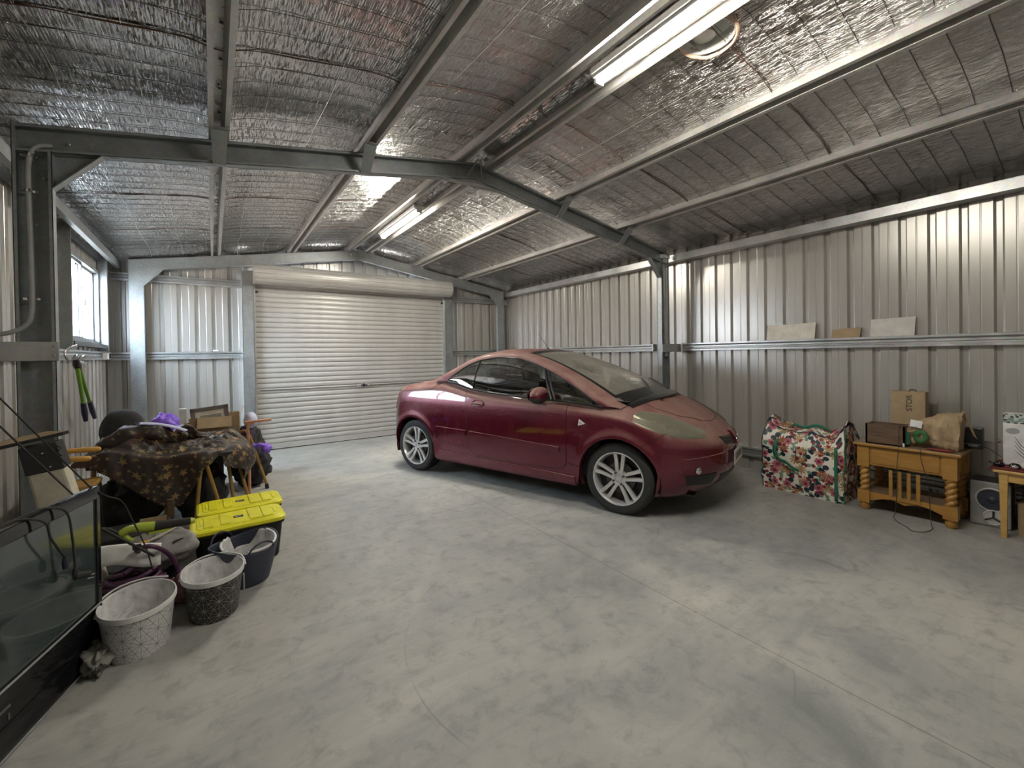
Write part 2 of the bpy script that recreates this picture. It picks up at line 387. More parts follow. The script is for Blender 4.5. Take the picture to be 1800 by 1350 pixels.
def tag(o, label, cat, group=None):
    o['label'] = label; o['category'] = cat
    if group: o['group'] = group
    return o
def stru(o, label=None):
    o['kind'] = 'structure'
    if label: o['label'] = label
    return o
def thing(name, label, cat, loc=(0, 0, 0), rz=0., group=None):
    o = bpy.data.objects.new(name, None); COL.objects.link(o); o.empty_display_size = .1
    o.location = loc; o.rotation_euler = (0, 0, rz)
    if label: tag(o, label, cat, group)
    return o
def copy_tree(o, parent=None):
    c = o.copy(); COL.objects.link(c); c.parent = parent
    for ch in list(o.children): copy_tree(ch, c)
    return c
def text(name, s, m, parent, T, size, depth=.0008, origin=None):
    cu = bpy.data.curves.new(name, 'FONT'); cu.body = s; cu.size = size; cu.extrude = depth; cu.align_x = 'CENTER'; cu.align_y = 'CENTER'
    o = bpy.data.objects.new(name, cu); COL.objects.link(o)
    dg = bpy.context.evaluated_depsgraph_get(); me = bpy.data.meshes.new_from_object(o.evaluated_get(dg))
    bpy.data.objects.remove(o); me.transform(T); me.materials.clear(); me.materials.append(MT[m])
    q = bpy.data.objects.new(name, me); COL.objects.link(q); q.parent = parent; return q
def fbm(x, y, z=0., oct=4):
    return mnoise.fractal(Vector((x, y, z)), .9, 2.0, oct)
def sm(a, b, x):
    t = max(0., min(1., (x-a)/(b-a))); return t*t*(3-2*t)
def bez(pts, n=16):
    """Catmull-Rom through pts"""
    P = [Vector(p) for p in pts]; out = []
    for i in range(len(P)-1):
        a = P[max(i-1, 0)]; b = P[i]; c = P[i+1]; d = P[min(i+2, len(P)-1)]
        for k in range(n):
            t = k/n; out.append(.5*((2*b)+(c-a)*t+(2*a-5*b+4*c-d)*t*t+(-a+3*b-3*c+d)*t**3))
    return out+[P[-1]]
def lerp1(x, K):
    if x <= K[0][0]: return K[0][1]
    for (a, p), (b, q) in zip(K, K[1:]):
        if x <= b:
            t = (x-a)/(b-a); return p+(q-p)*t
    return K[-1][1]
def cub(x, K):
    """smooth interpolation through knots"""
    if x <= K[0][0]: return K[0][1]
    if x >= K[-1][0]: return K[-1][1]
    for i in range(len(K)-1):
        if x <= K[i+1][0]: break
    def sl(j):
        if j == 0: return (K[1][1]-K[0][1])/(K[1][0]-K[0][0])
        if j == len(K)-1: return (K[-1][1]-K[-2][1])/(K[-1][0]-K[-2][0])
        d0 = (K[j][1]-K[j-1][1])/(K[j][0]-K[j-1][0]); d1 = (K[j+1][1]-K[j][1])/(K[j+1][0]-K[j][0])
        return 0 if d0*d1 <= 0 else 2*d0*d1/(d0+d1)
    h = K[i+1][0]-K[i][0]; t = (x-K[i][0])/h; m0 = sl(i)*h; m1 = sl(i+1)*h
    return (2*t**3-3*t*t+1)*K[i][1]+(t**3-2*t*t+t)*m0+(-2*t**3+3*t*t)*K[i+1][1]+(t**3-t*t)*m1

# ------------------------------------------------------------------ shed shell
XL, XR, YF, YB, XC = -1.105, 5.05, -.75, 7.35, 1.9725
SL = .166
def raft(x): return 3.085-SL*abs(x-XC)          # top of the portal rafters
def foilz(x): return raft(x)+.078
PUR = [.055, .985, 1.83, 2.115, 2.96, 3.89]      # purlin lines

MB().box(XL-.3, XR+.3, YF-.3, YB+.3, -.12, 0).build('floor', 'floor')
stru(bpy.data.objects['floor'])
MB().box(-14, 12, -8, 16, -.2, -.13).build('ground', 'ground')
tag(bpy.data.objects['ground'], 'pale bare ground outside the shed window', 'ground')

def profile(a0, a1, pitch=.1905, dep=.030, ph=0.):
    """rib polyline (a, outward offset), clipped exactly at both ends"""
    full = []; k = floor((a0-ph)/pitch)-1
    while ph+k*pitch < a1+2*pitch:
        c = ph+k*pitch
        full += [(c+da, d*dep) for da, d in ((-.030, 0), (-.016, 1), (.016, 1), (.030, 0), (.092, 0), (.096, .07), (.100, .07), (.104, 0))]
        k += 1
    return [(a0, lerp1(a0, full))]+[q for q in full if a0+1e-4 < q[0] < a1-1e-4]+[(a1, lerp1(a1, full))]
def sheet(name, axis, fixed, sgn, a0, a1, z0, z1, parent=None, ph=0., mb=None):
    """axis 'y': wall lies along y at x=fixed; outward offset sgn"""
    m = mb or MB(); pr = profile(a0, a1, ph=ph); vs = []
    for a, d in pr:
        zz = z1(a) if callable(z1) else z1
        for z in (z0, zz):
            vs.append((fixed+sgn*d, a, z) if axis == 'y' else (a, fixed+sgn*d, z))
    m.add(vs, [(2*i, 2*i+2, 2*i+3, 2*i+1) for i in range(len(pr)-1)])
    return m if mb is not None else m.build(name, 'wall_sheet', parent)
stru(sheet('wall_right', 'y', XR, 1, YF-.04, YB+.04, -.01, foilz(XR)+.2, ph=.598-.02))
WY0, WY1, WZ0, WZ1 = 5.50, 6.90, 1.54, 2.40
m = MB(); top = foilz(XL)+.2
for a, b, c, d in ((YF-.04, WY0, -.01, top), (WY0, WY1, -.01, WZ0), (WY0, WY1, WZ1, top), (WY1, YB+.04, -.01, top)):
    sheet('', 'y', XL, -1, a, b, c, d, mb=m, ph=.1)
stru(m.build('wall_left', 'wall_sheet'))
DX0, DX1, DZ = .50, 3.50, 2.52
m = MB()
for a, b, c in ((XL-.04, DX0-.02, -.01), (DX0-.02, DX1+.02, DZ), (DX1+.02, XR+.04, -.01)):
    sheet('', 'x', YB, 1, a, b, c, lambda x: foilz(x)+.2, mb=m, ph=.02)
stru(m.build('wall_back', 'wall_sheet'))
stru(sheet('wall_front', 'x', YF, -1, XL-.04, XR+.04, -.01, lambda x: foilz(x)+.2))

# ------------------------------------------------------------------ foil ceiling
def lift(y): return .040-.115*sm(YB-.45, YB-.10, y)
def ceiling():
    m = MB(); ny = int((YB-YF)/.03)
    for x0, x1 in ((XL-.04, XC), (XC, XR+.04)):
        nx = int((x1-x0)/.03); P = []
        for i in range(nx+1):
            x = x0+(x1-x0)*i/nx; row = []
            dp = min(abs(x-p) for p in PUR); dp = min(dp, max(0., x-XL), max(0., XR-x)) if False else dp
            sag0 = (1-exp(-max(0, dp-.030)/.075))
            for j in range(ny+1):
                y = YF-.04+(YB-YF+.08)*j/ny
                sag = -lift(y)*sag0; q = abs(sin(pi*(y-.09)/.15))
                n = fbm(x*1.7, y*1.7, 3.1, 3)*.005+fbm(x*6, y*5, 8.1, 3)*.003
                row.append((x, y, foilz(x)-sag-(.0028*q**.6)*min(1, dp/.15)-n))
            P.append(row)
        g = MB(); g.grid(P)
        # opening for the roof ventilator
        keep = []
        for f in g.f:
            c = sum((Vector(g.v[i]) for i in f), Vector())/4
            if hypot(c.x-VX, c.y-VY) > .128: keep.append(f)
        m.add(g.v, keep)
    o = m.build('ceiling', 'foil', smooth=60); stru(o)
    rm = MB(); rm.prism([(XL-.2, foilz(XL-.2)+.2), (XC, foilz(XC)+.2), (XR+.2, foilz(XR+.2)+.2), (XR+.2, foilz(XR+.2)+.23), (XC, foilz(XC)+.23), (XL-.2, foilz(XL-.2)+.23)], lambda x, z, q: (x, q, z), YF-.15, YB+.15)
    rm.build('roof_sheet', 'wall_sheet', o)
    # taped joints between the foil blankets, every 1.2 m
    for k, y in enumerate((1.30, 2.50, 3.70, 4.89, 6.09)):
        for x0, x1 in ((XL+.08, XC-.03), (XC+.03, XR-.06)):
            jm = MB(); pa = []
            n = 60
            for i in range(n+1):
                x = x0+(x1-x0)*i/n; dp = min(abs(x-p) for p in PUR)
                pa.append((x, y+.018*fbm(x*2.3, k*3.1, 0, 3)+.02*fbm(x*.7, k, 5, 2), foilz(x)+lift(y)*(1-exp(-max(0, dp-.030)/.075))-.009))
            rs = [.002+.005*abs(fbm(p[0]*2.5, k*7.7, 2, 2)) for p in pa]
            jm.tube(pa, rs, 6, flat=1.); jm.build('foil_joint', 'foil_joint', o, smooth=60, label='dark wavy joint between foil blankets')
    # safety mesh wires under the blanket
    wm = MB(); wl = MB()
    y = YF+.09
    while y < YB-.1:
        for x0, x1 in ((XL+.05, XC), (XC, XR-.05)):
            pa = []
            for i in range(25):
                x = x0+(x1-x0)*i/24; dp = min(abs(x-p) for p in PUR)
                pa.append((x, y+.010*fbm(x*1.5, y*3, 1, 2), foilz(x)+lift(y)*(1-exp(-max(0, dp-.030)/.075))-.005))
            wm.tube(pa, .0017, 4)
        y += .15
    wm.build('mesh_wire', 'wire_dark', o, smooth=60)
    for x in (-.63, -.31, .30, .62, 1.28, 2.36, 2.66):
        pa = []; y = YF+.1
        while y < YB-.1:
            pa.append((x+.03*fbm(x*5, y*.9, 4, 2), y, foilz(x)+lift(y)-.010)); y += .1
        wl.tube(pa, .0011, 4)
    wl.build('mesh_wire', 'wire_light', o, smooth=60)
VX, VY = 2.305, 1.345
ceiling()

def vent():
    z = foilz(VX)
    t = thing('roof_ventilator', 'round pale grey roof ventilator throat in the foil beside the near light', 'ventilator', (VX, VY, z+.022))
    m = MB(); prof = [(.150, .03), (.141, -.020), (.134, -.020), (.132, .08), (.128, .08)]
    m.lathe(prof, 40, caps=False); m.build('throat', 'vent_grey', t, smooth=40)
    m = MB(); m.lathe([(.131, .055), (.09, .085), (.0, .092)], 32, caps=False); m.lathe([(.058, .035), (.058, .09)], 24, Matrix.Translation((.05, .05, 0)), caps=True)
    m.build('damper', 'vent_grey', t, smooth=40, label='grey domed damper')
    m = MB(); P = []
    for i in range(49):
        a = 2*pi*i/48; r = .148+.006*fbm(cos(a)*3, sin(a)*3, 1, 3); w = .006+.004*abs(fbm(cos(a)*4, sin(a)*4, 7, 2))
        P.append((r*cos(a), r*sin(a), -.016-(r*cos(a))*SL))
    m.tube(P[:-1], .009, 6, closed=True); m.build('foam_seal', 'foam', t, smooth=60, label='orange foam edge')
vent()

# ------------------------------------------------------------------ portal frames
CI, CO = .15, .855      # column depth; outer face distance data
LX0, LX1 = -.855, -.705
RX0, RX1 = 4.65, 4.80
YM, YR = 3.36, 7.15
def chan(m, pts_in, pts_out, y0, y1, web_front, lip=.016, th=.003):
    """C channel along a 2-D (x,z) path: pts_in / pts_out are the two flange lines"""
    yw = y0 if web_front else y1; yl = y1 if web_front else y0; s = 1 if web_front else -1
    for (a, b), (c, d) in zip(zip(pts_in, pts_in[1:]), zip(pts_out, pts_out[1:])):
        # web
        m.prism([a, b, d, c], lambda x, z, q: (x, q, z), yw, yw+s*th)
        for (p, q, o1, o2) in ((a, b, c, d), (c, d, a, b)):
            P = Vector(p); Q = Vector(q); n = (Vector(o1)-P).normalized(); e = (Q-P).normalized(); n = (n-e*n.dot(e)).normalized()
            pl = [P, Q, Q+n*th, P+n*th]; m.prism([tuple(v) for v in pl], lambda x, z, q: (x, q, z), min(yw, yl), max(yw, yl))
            pl = [P, Q, Q+n*lip, P+n*lip]; m.prism([tuple(v) for v in pl], lambda x, z, q: (x, q, z), yl-s*th, yl)
def bolt_set(par, org, pts, y, r=.008):
    q0 = None
    for x, z in pts:
        if q0 is None:
            m = MB(); m.lathe([(r, 0), (r, .007), (r*.5, .010), (.0, .010)], 8, Matrix.Rotation(pi/2, 4, 'X')); q0 = q = m.build('bolt', 'steel_light', par)
        else: q = q0.copy(); COL.objects.link(q)
        q.location = Vector((x, y, z))-Vector(org)
RD = .150
def portal(y0, y1, web_front, where, knee_flush):
    for side, xa, xb in (('left', LX1, LX0), ('right', RX0, RX1)):
        zt = raft(xb); zi = raft(xa)
        m = MB(); chan(m, [(xa, 0), (xa, zi-RD+.01)], [(xb, 0), (xb, zi-.01)], y0, y1, web_front)
        o = m.build('steel_column', 'steel', origin=(xb, y0, 0))
        tag(o, 'grey portal column %s, by the %s wall' % (where, side), 'column')
        bolt_set(o, (xb, y0, 0), [(xa+(xb-xa)*.5, .1), (xa+(xb-xa)*.5, 2.1)], y0+.001 if web_front else y1-.006)
        m = MB(); xs = (xb, XC)
        chan(m, [(xs[0], raft(xs[0])-RD), (XC, raft(XC)-RD)], [(xs[0], raft(xs[0])), (XC, raft(XC))], y0+.001, y1-.001, web_front)
        o = m.build('steel_rafter', 'steel', origin=(xb, y0, zt))
        tag(o, 'grey steel rafter %s, rising from the %s wall' % (where, side), 'rafter')
        # knee plate
        sgn = 1 if side == 'left' else -1
        kx = xa+sgn*.205; yk = y0-.004 if knee_flush else y1-.006
        m = MB(); zk = raft(kx)-RD
        m.prism([(xa-sgn*.14, zi+.0-.03), (xa-sgn*.14, 2.30), (xa, 2.295), (kx, zk), (kx+sgn*.02, raft(kx)-.02)][::sgn], lambda x, z, q: (x, q, z), yk, yk+.004)
        if not knee_flush:
            d = Vector((kx-xa, zk-2.295)).normalized(); nn = Vector((-d.y, d.x))*.004*sgn
            m.prism([(xa, 2.295), (kx, zk), (kx+nn.x, zk+nn.y), (xa+nn.x, 2.295+nn.y)], lambda x, z, q: (x, q, z), y0, y1)
        o = m.build('knee_brace', 'steel', origin=(xa, y0, 2.3))
        tag(o, 'steel knee plate %s, at the head of the %s column' % (where, side), 'brace')
        yb = (yk-.001) if knee_flush else y0+.052
        bolt_set(o, (xa, y0, 2.3), [(xa-sgn*.04, 2.36), (xa-sgn*.02, zi-.09), (xa+sgn*.06, zi-.07), (xa-sgn*.09, 2.45)], yb)
portal(YM, YM+.064, False, 'in the middle of the shed', False)
portal(YR, YR+.064, True, 'at the far gable', True)
# apex plates
m = MB(); z0 = raft(XC)-RD
m.prism([(XC-.26, raft(XC-.26)-RD-.002), (XC+.26, raft(XC+.26)-RD-.002), (XC+.26, raft(XC+.26)-RD-.006), (XC-.26, raft(XC-.26)-RD-.006)], lambda x, z, q: (x, q, z), YM, YM+.06)
m.prism([(XC-.16, raft(XC-.16)-RD), (XC, z0), (XC+.16, raft(XC+.16)-RD), (XC+.16, raft(XC+.16)-.02), (XC, raft(XC)-.02), (XC-.16, raft(XC-.16)-.02)], lambda x, z, q: (x, q, z), YM+.052, YM+.058)
m.tube([(XC-.10, YM-.01, z0+.01), (XC, YM-.03, raft(XC)+.01)], .007, 6); m.tube([(XC+.06, YM-.01, z0-.01), (XC+.03, YM-.03, raft(XC)+.01)], .007, 6)
tag(m.build('apex_brace', 'steel', origin=(XC, YM, z0)), 'steel plate tying the two middle rafters together at the ridge', 'brace')
m = MB(); m.prism([(XC-.17, raft(XC-.17)-.005), (XC, raft(XC)-.005), (XC+.17, raft(XC+.17)-.005), (XC+.17, raft(XC+.17)-RD), (XC+.1, 2.915), (XC-.1, 2.915), (XC-.17, raft(XC-.17)-RD)], lambda x, z, q: (x, q, z), YR-.005, YR-.001)
o = m.build('apex_brace', 'steel', origin=(XC, YR, 2.9)); tag(o, 'bolted apex plate at the ridge of the far gable frame', 'brace')
bolt_set(o, (XC, YR, 2.9), [(XC-.12, 3.0), (XC-.03, 3.01), (XC+.03, 3.0), (XC+.12, 2.98)], YR-.005)

# ------------------------------------------------------------------ purlins: top hats, open below
def hat(m, x, y0, y1, lean):
    zc = raft(x)+.002; h = .074
    # profile across: feet, sides, crown   (local across a, up b)
    pr = [(-.055, 0), (-.029, 0), (-.022, h), (.022, h), (.029, 0), (.055, 0)]
    c, s = cos(lean), sin(lean); P = [(x+a*c-b*s, zc+a*s+b*c) for a, b in pr]
    th = .0025
    for (a, b) in zip(P, P[1:]):
        A = Vector(a); B = Vector(b); n = Vector((-(B-A).y, (B-A).x)).normalized()*th
        m.prism([a, b, tuple(B+n), tuple(A+n)], lambda x, z, q: (x, q, z), y0, y1)
names = ['first from the left wall', 'second from the left wall', 'just left of the ridge', 'just right of the ridge', 'third from the right wall', 'second from the right wall']
for bay, y0, y1 in (('near', YF+.02, YM+.03), ('far', YM+.034, YB-.02)):
    for i, x in enumerate(PUR):
        m = MB(); hat(m, x, y0, y1, atan2(SL, 1)*(1 if x < XC else -1)); y = y0+.2
        o = m.build('purlin', 'purlin_steel', origin=(x, y0, raft(x)))
        tag(o, 'top-hat steel purlin in the %s bay, %s' % (bay, names[i]), 'purlin')
        if i == 0:
            q0 = MB().box(-.008, .008, 0, .022, 0, .001).build('slot_hole', 'seam', o); ys = [.2+.28*k for k in range(int((y1-y0-.3)/.28)+1)]
            for k, yy in enumerate(ys):
                q = q0 if k == 0 else q0.copy()
                if k: COL.objects.link(q)
                q.location = (0, yy, .066)
    for nm, x0, x1 in (('left', XL+.02, XL+.15), ('right', XR-.15, XR-.02)):
        m = MB(); s = 1 if nm == 'left' else -1; xi = x1 if s == 1 else x0; xo = x0 if s == 1 else x1
        zt = raft(xi)+.012
        m.box(min(xi, xi-s*.003), max(xi, xi-s*.003), y0, y1, zt-.082, zt); xb_ = xo if nm == 'right' else xi-.045; m.box(min(xi, xb_), max(xi, xb_), y0, y1, zt-.085, zt-.082); m.box(min(xi, xi-s*.06), max(xi, xi-s*.06), y0, y1, zt-.002, zt+.001)
        m.box(min(xo, xo-s*.003), max(xo, xo-s*.003), y0, y1, zt-.085, zt-.01)
        tag(m.build('eave_purlin', 'steel' if nm == 'left' else 'steel_light', origin=(xi, y0, zt)), 'long steel eave purlin along the top of the %s wall, %s bay' % (nm, bay), 'purlin')  # left purlin in darker steel, its colour standing in for shade

# fly braces from purlin to the bottom of the middle rafters
for x, s in ((PUR[0], 'first purlin from the left wall'), (PUR[1], 'second purlin from the left wall'), (PUR[4], 'third purlin from the right wall'), (PUR[5], 'second purlin from the right wall')):
    m = MB(); zt = raft(x)-.002; zb = raft(x)-RD-.004; k = -.01 if x < XC else .0
    A = [(x-.045, YM-.16, zt), (x+.045, YM-.16, zt), (x+.035, YM-.006, zb), (x-.035, YM-.006, zb)]
    m.add(A+[(a, b-.004, c-.003) for a, b, c in A], [(0, 1, 2, 3), (7, 6, 5, 4), (0, 4, 5, 1), (1, 5, 6, 2), (2, 6, 7, 3), (3, 7, 4, 0)])
    m.box(x-.035, x+.035, YM-.008, YM+.03, zb-.004, zb-.001); m.box(x-.045, x+.045, YM-.20, YM-.158, zt-.001, zt+.002)
    tag(m.build('fly_brace', 'steel', origin=(x, YM, zb)), 'short folded steel strap bracing the middle rafter to the %s' % s, 'brace')

# ------------------------------------------------------------------ wall girts (top hats) and their brackets
def girt(axis, f, s, a0, a1, zc, label, H=.095, dep=.05):
    """f: inner face coordinate, s: direction to the wall"""
    m = MB(); pr = [(0, -H/2), (0, -H/2+.018), (dep*.62, -H/2+.030), (dep*.62, -.012), (dep*.30, -.004), (dep*.30, .012), (dep*.62, .02), (dep*.62, H/2-.030), (0, H/2-.018), (0, H/2)]
    th = .003
    for p, q in zip(pr, pr[1:]):
        A = Vector(p); B = Vector(q); n = Vector(((B-A).y, -(B-A).x)).normalized()*th
        poly = [p, q, (B.x+n.x, B.y+n.y), (A.x+n.x, A.y+n.y)]
        fr = (lambda d, z, t: (f+s*d, t, zc+z)) if axis == 'y' else (lambda d, z, t: (t, f+s*d, zc+z))
        m.prism(poly, fr, a0, a1)
    for z in (-H/2, H/2):
        if axis == 'y': m.box(min(f, f+s*dep), max(f, f+s*dep), a0, a1, zc+z-.002, zc+z+.001)
        else: m.box(a0, a1, min(f, f+s*dep), max(f, f+s*dep), zc+z-.002, zc+z+.001)
    for a in (a0, a1-.022):
        if axis == 'y': m.box(f-.003 if s > 0 else f, f if s > 0 else f+.003, a, a+.022, zc-H/2-.003, zc+H/2+.003)
    o = m.build('girt', 'steel_light', origin=((f, a0, zc) if axis == 'y' else (a0, f, zc))); tag(o, label, 'girt'); return o
FR, FL = XR-.052, XL+.052
girt('y', FR, 1, YF+.05, YM-.035, 1.418, 'waist-high steel girt along the right wall, near bay with card pieces on it')
girt('y', FR, 1, YM+.40, YB-.02, 1.418, 'waist-high steel girt along the right wall behind the red car')
girt('y', FR, 1, YF+.05, YB-.02, .205, 'low steel girt near the foot of the right wall behind the floral bag')
girt('y', FL, -1, YF+.05, YM-.035, 1.41, 'waist-high steel girt along the left wall, near bay')
girt('y', FL, -1, YM+.10, YB-.02, 1.41, 'waist-high steel girt under the window, with the loppers hung on it')
girt('x', YB-.055, 1, XL+.06, .352, 1.405, 'waist-high steel girt on the far wall, left of the roller door')
girt('x', YB-.055, 1, XL+.06, .352, 2.42, 'high steel girt on the far wall, left of the roller door')
girt('x', YB-.055, 1, 3.64, XR-.06, 1.405, 'waist-high steel girt on the far wall, right of the roller door')
girt('x', YB-.055, 1, 3.64, XR-.06, 2.42, 'high steel girt on the far wall, right of the roller door')
for nm, x0, x1 in (('left', XL+.01, LX1+.012), ('right', RX0-.005, XR-.02)):
    m = MB(); m.box(x0, x1, YM-.008, YM-.004, 1.357, 1.458); m.box(x0, x1, YM-.008, YM+.02, 1.355, 1.358);
    o = m.build('girt_bracket', 'steel_light', origin=(x0, YM, 1.36)); tag(o, 'flat steel bracket plate across the %s middle column at girt height' % nm, 'bracket')
    xb = (LX1-.006) if nm == 'left' else RX0+.012; bolt_set(o, (x0, YM, 1.36), [(xb, 1.385), (xb, 1.435)], YM-.008, .006)
# galvanised stub and tube at the top of the right middle column
m = MB()
m.tube([(RX1-.05, YM+.03, 1.3), (RX1-.05, YM+.03, raft(RX1)-.02)], .022, 8); m.tube([(RX1+.0, YM+.03, 1.3), (RX1+.0, YM+.03, raft(RX1)-.02)], .022, 8)
m.box(RX1-.09, RX1+.03, YM-.0, YM+.06, 2.55, 2.60); m.prism([(RX0+.01, 2.32), (RX0+.09, 2.50), (RX0+.0, 2.50)], lambda x, z, q: (x, q, z), YM+.03, YM+.034)
for z in (2.34, 2.45): m.box(RX1-.075, RX1+.02, YM+.005, YM+.05, z-.006, z)
tag(m.build('column_splice', 'steel_light', origin=(RX1, YM, 2.4)), 'bright ribbed galvanised sleeve at the head of the right middle column', 'bracket')

# ------------------------------------------------------------------ window in the left wall
w = thing('window_1', None, None, (XL, WY0, WZ0)); w['kind'] = 'structure'; w['label'] = 'bright sliding window in the left wall'
ox, oy, oz = XL, WY0, WZ0
def wb(name, boxes, mat, par=None, **k):
    m = MB()
    for b in boxes: m.box(b[0]-ox, b[1]-ox, b[2]-oy, b[3]-oy, b[4]-oz, b[5]-oz)
    return m.build(name, mat, par or w, **k)
xa, xb = XL-.055, XL+.02; ym = (WY0+WY1)/2
fr = wb('window_frame', [(xa, xb, WY0, WY1, WZ0, WZ0+.03), (xa, xb, WY0, WY1, WZ1-.03, WZ1), (xa, xb, WY0, WY0+.03, WZ0, WZ1), (xa, xb, WY1-.03, WY1, WZ0, WZ1)], 'steel')
for nm, a, b, x in (('near', WY0+.03, ym+.02, XL-.010), ('far', ym-.02, WY1-.03, XL-.035)):
    s = wb('sash', [(x-.01, x+.01, a, b, WZ0+.03, WZ0+.06), (x-.01, x+.01, a, b, WZ1-.055, WZ1-.03), (x-.01, x+.01, a, a+.035, WZ0+.03, WZ1-.03), (x-.01, x+.01, b-.035, b, WZ0+.03, WZ1-.03)], 'steel')
    wb('pane', [(x-.002, x+.002, a+.03, b-.03, WZ0+.055, WZ1-.05)], 'clear_glass', s)
wb('latch', [(XL-.0, XL+.022, ym-.03, ym+.03, 1.93, 2.0)], 'white_plastic')
wb('sill_plate', [(XL-.05, XL+.075, WY0-.01, WY1+.01, WZ0-.045, WZ0-.002)], 'steel_dark')
for y, nm, dy in ((5.335, 'near', .045), (WY1+.012, 'far', .085)):
    m = MB(); m.box(XL+.008, XL+.085, y, y+dy, 1.46, foilz(XL)-.05); m.box(XL+.008, XL+.09, y-.002, y, 1.46, foilz(XL)-.05)
    tag(m.build('window_stud', 'steel', origin=(XL, y, 1.46)), 'upright steel stud on the %s side of the window' % nm, 'stud')
m = MB(); m.box(-5.2, -5.0, 1, 13, -.15, 2.15); tag(m.build('neighbouring_wall', 'brick', origin=(-5, 1, -.15)), 'pale orange brick wall seen faintly outside the window', 'wall')

# ------------------------------------------------------------------ roller door
d = thing('door_1', None, None, (DX0, YB-.14, 0)); d['kind'] = 'structure'; d['label'] = 'closed pale roller door in the far wall'
ox, oy, oz = DX0, YB-.14, 0.
YD = YB-.115
m = MB(); pit = .0745; vs = []; z = .085
prof = []
while z < DZ+.05:
    for dz, dd in ((0, .013), (.004, .0135), (.009, .0015), (.018, -.0015), (.036, -.0025), (.056, -.001), (.066, .002), (.070, .013)):
        prof.append((z+dz, dd))
    z += pit
for i, x in enumerate((DX0+.012, DX1-.012)):
    for z, dd in prof: vs.append((x-ox, YD+dd-oy, z))
n = len(prof); m.add(vs, [(i, i+n, i+1+n, i+1) for i in range(n-1)])
m.build('curtain', 'door_sheet', d, smooth=70)
m = MB(); m.box(DX0+.012-ox, DX1-.012-ox, YD-.018-oy, YD+.014-oy, .012, .088); m.box(DX0+.012-ox, DX1-.012-ox, YD-.03-oy, YD-.018-oy, .012, .020); m.build('bottom_rail', 'door_sheet', d, bevel=.003)
m = MB(); m.box(DX0+.012-ox, DX1-.012-ox, YD-.012-oy, YD+.006-oy, .0, .012); m.build('weather_strip', 'rubber', d)
m = MB(); P = []; rr_ = .142; cy, cz = YD-.150, 2.555
for i in range(361):
    a = 2*pi*i/360; q = (i*rr_*2*pi/360) % pit/pit; r = rr_-(.009 if q < .13 else 0)+.002*sin(pi*q); P.append((r*cos(a), r*sin(a)))
xs = (DX0-.01, DX1+.06)
m.grid([[(x-ox, cy+p[0]-oy, cz+p[1]) for p in P] for x in xs]); 
for x in xs: m.lathe([(rr_+.004, -.006), (rr_+.004, .006), (rr_-.01, .006)], 48, Matrix.Translation((x-ox, cy-oy, cz)) @ Matrix.Rotation(pi/2, 4, 'Y'))
m.build('drum', 'door_sheet', d, smooth=50, label='rolled-up curtain over the opening')
m = MB(); a0 = -1.0
m.grid([[(x-ox, cy+rr_*cos(a)-oy if a < 0 else YD-oy, cz+rr_*sin(a)) for a in (0, -.2, -.4)]+[(x-ox, YD-oy, cz-.1)] for x in (DX0+.012, DX1-.012)]); m.build('curtain_throat', 'door_sheet', d)
m = MB()
for x0, x1 in ((DX0-.01, DX0+.018), (DX1-.018, DX1+.01)): m.box(x0-ox, x1-ox, YD-.028-oy, YD+.03-oy, 0, 2.45)
m.build('guide_track', 'steel_light', d)
m = MB(); m.box(DX0-.01-ox, DX0+.03-ox, cy-.05-oy, cy+.05-oy, cz-.02, cz+.06); m.build('drum_bracket', 'door_sheet', d)
m = MB()
m.tube([(DX0+.05-ox, YD-.014-oy, .885), (DX1-.05-ox, YD-.014-oy, .885)], .007, 6); m.build('lock_bar', 'steel_dark', d)
m = MB(); xk = 2.02; m.box(xk-.10-ox, xk+.10-ox, YD-.024-oy, YD-.008-oy, .862, .908); m.build('lock_plate', 'steel_light', d, bevel=.004)
m = MB(); m.box(xk-.03-ox, xk+.07-ox, YD-.05-oy, YD-.022-oy, .877, .897); m.box(xk+.0-ox, xk+.03-ox, YD-.04-oy, YD-.02-oy, .865, .91); m.build('handle', 'trim_black', d, bevel=.003)
m = MB(); m.tube([(xk+.07-ox, YD-.03-oy, .885), (xk+.14-ox, YD-.03-oy, .897), (xk+.19-ox, YD-.03-oy, .875)], .005, 6); m.build('lock_lever', 'chrome', d)
m = MB(); m.box(DX0+.016-ox, DX0+.05-ox, YD-.03-oy, YD-.012-oy, 2.30, 2.33); m.box(DX1-.05-ox, DX1-.016-ox, YD-.03-oy, YD-.012-oy, 2.30, 2.33); m.build('stop_block', 'trim_black', d)
for x0, x1, nm in ((.352, .492, 'left'), (3.508, 3.648, 'right')):
    m = MB(); m.box(x0, x1, YR, YR+.005, 0, 2.545 if nm == 'left' else 2.5); m.box(x0, x0+.004, YR, YR+.08, 0, 2.5); m.box(x1-.004, x1, YR, YR+.08, 0, 2.5)
    m.box(x0-.006, x1+.006, YR-.006, YR+.0, 2.47, 2.60)
    o = m.build('door_post', 'steel', origin=(x0, YR, 0)); tag(o, 'steel post beside the roller door, on its %s' % nm, 'post')
    bolt_set(o, (x0, YR, 0), [(x0+.10 if nm == 'left' else x0+.03, z) for z in (2.25, 2.15, .88, .82, 1.42, 2.32)], YR-.001, .007)

